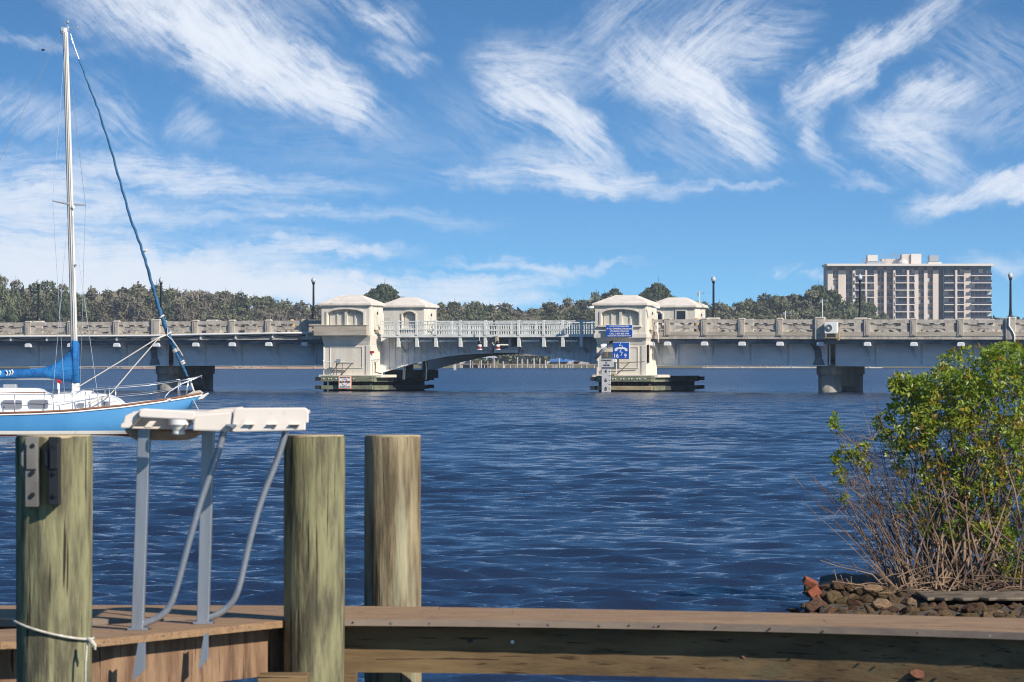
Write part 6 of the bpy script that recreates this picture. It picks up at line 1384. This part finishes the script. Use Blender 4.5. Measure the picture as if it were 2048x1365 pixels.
stems.tube([P(1664, 1163, 37.3), P(1700, 1168, 37.3), P(1730, 1172, 37.3)], [.004, .006, .008], 5, False)
for a_, b_ in (((1668, 1140), (1674, 1163)), ((1681, 1150), (1687, 1168)), ((1692, 1157), (1700, 1170)), ((1702, 1153), (1702, 1170))): stems.tube([P(*a_, 37.3), P(*b_, 37.3)], [.003, .005], 4, False)
def leaves(cs, nper, L, seed):
    rs = np.random.RandomState(seed); C = np.repeat(np.array([tuple(c) for c in cs]), nper, axis=0); n = len(C)
    d = rs.normal(size=(n, 3)) + np.array([-.35, 0, .45]); d /= np.linalg.norm(d, axis=1)[:, None]; w = np.cross(d, rs.normal(size=(n, 3))); w /= np.linalg.norm(w, axis=1)[:, None]
    L_ = (L * (.6 + .7 * rs.rand(n)))[:, None]; s = C + d * .008 + rs.normal(size=(n, 3)) * .008
    return np.stack([s, s + d * L_ * .55 + w * L_ * .20, s + d * L_, s + d * L_ * .55 - w * L_ * .20], 1).reshape(-1, 3)
O = np.array(ORG[bush.name])
g_ = [c for c, y in zip(centers, yel) if not y]; y_ = [c for c, y in zip(centers, yel) if y]
for nm, cs, mt, sd in (('foliage', g_, M['bleaf'], 1), ('yellow_foliage', y_, M['bleaf2'], 2)):
    o = link(bpy.data.objects.new(nm, mesh_quads(nm, leaves(cs, 10, .047, sd) - O, mt))); o.parent = bush
stems.build('stems', M['stem'], bush)
# ================================================================ WATER
def build_water():
    Ys = [3.0]
    while Ys[-1] < 1500:
        y = Ys[-1]; f = .02 if y < 17 else (.0022 if y < 110 else (.0017 if y < 420 else (.004 if y < 900 else .015))); Ys.append(y * (1 + f))
    Ys = np.array(Ys)
    q = np.concatenate([np.linspace(-1.6, -.17, 24, endpoint=False), np.linspace(-.17, .17, 540, endpoint=False), np.linspace(.17, 1.6, 25)])
    QX, YY = np.meshgrid(q, Ys); X = QX * (YY + 18); Z_ = np.zeros_like(X); DX = np.zeros_like(X); DY = np.zeros_like(X)
    rs = np.random.RandomState(3); cell = np.gradient(Ys)[:, None] * np.ones_like(X)
    for i in range(84):
        lam = .17 * (16 ** (i / 83.0)) * rs.uniform(.9, 1.1); th = rs.normal() * .50 + .15; k = 2 * math.pi / lam
        amp = .0105 * lam * (1.0 if lam < .55 else (.55 / lam) ** .95); ph = rs.uniform(0, 6.28)
        fade = np.clip((lam / cell - 2.2) / 2.5, 0, 1)
        kx, ky = k * math.sin(th), k * math.cos(th); a = kx * X + ky * YY + ph; s, c = np.sin(a), np.cos(a)
        Z_ += amp * fade * s; DX += amp * fade * c * math.sin(th) * .5; DY += amp * fade * c * math.cos(th) * .5
    # gusts: calmer and rougher patches
    g = .85 + .22 * np.sin(X * .13 + 1.3 * np.sin(YY * .05)) * np.sin(YY * .07 + X * .021) + .14 * np.sin(X * .41 + YY * .19)
    Z_ *= g; rows, cols = X.shape
    V = np.stack([X + DX * g, YY + DY * g, Z_], -1).reshape(-1, 3)
    i = np.arange((rows - 1) * (cols - 1)); r_, c_ = i // (cols - 1), i % (cols - 1); a = r_ * cols + c_
    F_ = np.stack([a, a + 1, a + cols + 1, a + cols], 1).astype(np.int32)
    me = bpy.data.meshes.new('water'); me.vertices.add(len(V)); me.vertices.foreach_set('co', V.astype(np.float32).ravel()); n = len(F_)
    me.loops.add(n * 4); me.loops.foreach_set('vertex_index', F_.ravel()); me.polygons.add(n); me.polygons.foreach_set('loop_start', np.arange(0, n * 4, 4, dtype=np.int32)); me.polygons.foreach_set('loop_total', np.full(n, 4, dtype=np.int32))
    me.update(calc_edges=True); me.shade_smooth()
    m = bpy.data.materials.new('river_water'); m.use_nodes = True; nt = m.node_tree; N, L = nt.nodes, nt.links; b = N['Principled BSDF']
    b.inputs['Base Color'].default_value = (.014, .023, .050, 1); b.inputs['Roughness'].default_value = .07; b.inputs['IOR'].default_value = 1.333; b.inputs['Specular IOR Level'].default_value = .5
    t = N.new('ShaderNodeTexCoord')
    def nz(sc, st, det):
        mp = N.new('ShaderNodeMapping'); mp.inputs['Scale'].default_value = st; mp.inputs['Rotation'].default_value = (0, 0, .2); L.new(t.outputs['Object'], mp.inputs[0]); q = N.new('ShaderNodeTexNoise'); q.inputs['Scale'].default_value = sc; q.inputs['Detail'].default_value = det; q.inputs['Roughness'].default_value = .62; L.new(mp.outputs[0], q.inputs['Vector']); return q
    n1, n2 = nz(7.0, (.35, 1, 1), 8), nz(1.1, (.5, 1, 1), 5)
    b1 = N.new('ShaderNodeBump'); b1.inputs['Strength'].default_value = 1; b1.inputs['Distance'].default_value = .021; L.new(n1.outputs['Fac'], b1.inputs['Height'])
    b2 = N.new('ShaderNodeBump'); b2.inputs['Strength'].default_value = 1; b2.inputs['Distance'].default_value = .06; L.new(n2.outputs['Fac'], b2.inputs['Height']); L.new(b1.outputs[0], b2.inputs['Normal']); L.new(b2.outputs[0], b.inputs['Normal'])
    sp_ = N.new('ShaderNodeSeparateXYZ'); L.new(t.outputs['Object'], sp_.inputs[0]); mr = N.new('ShaderNodeMapRange'); mr.inputs[1].default_value = 90; mr.inputs[2].default_value = 420; mr.inputs[3].default_value = .07; mr.inputs[4].default_value = .24; L.new(sp_.outputs[1], mr.inputs[0]); L.new(mr.outputs[0], b.inputs['Roughness'])
    me.materials.append(m); o = link(bpy.data.objects.new('water', me)); tag(o, 'dark blue choppy river water', None, None, 'structure')
build_water()
# ================================================================ HAZE
def haze():
    m = MB(); m.box(-2700, 2700, -30, 2050, -3.0, 62); o = m.build('haze', None)
    mt = bpy.data.materials.new('haze_air'); mt.use_nodes = True; nt = mt.node_tree; nt.nodes.clear()
    v = nt.nodes.new('ShaderNodeVolumePrincipled'); v.inputs['Color'].default_value = (.80, .88, 1, 1); v.inputs['Density'].default_value = .00012; v.inputs['Anisotropy'].default_value = .2
    out = nt.nodes.new('ShaderNodeOutputMaterial'); nt.links.new(v.outputs[0], out.inputs['Volume']); o.data.materials.append(mt)
    tag(o, 'thin pale air that fades the far shore', 'haze', None, 'stuff')
haze()
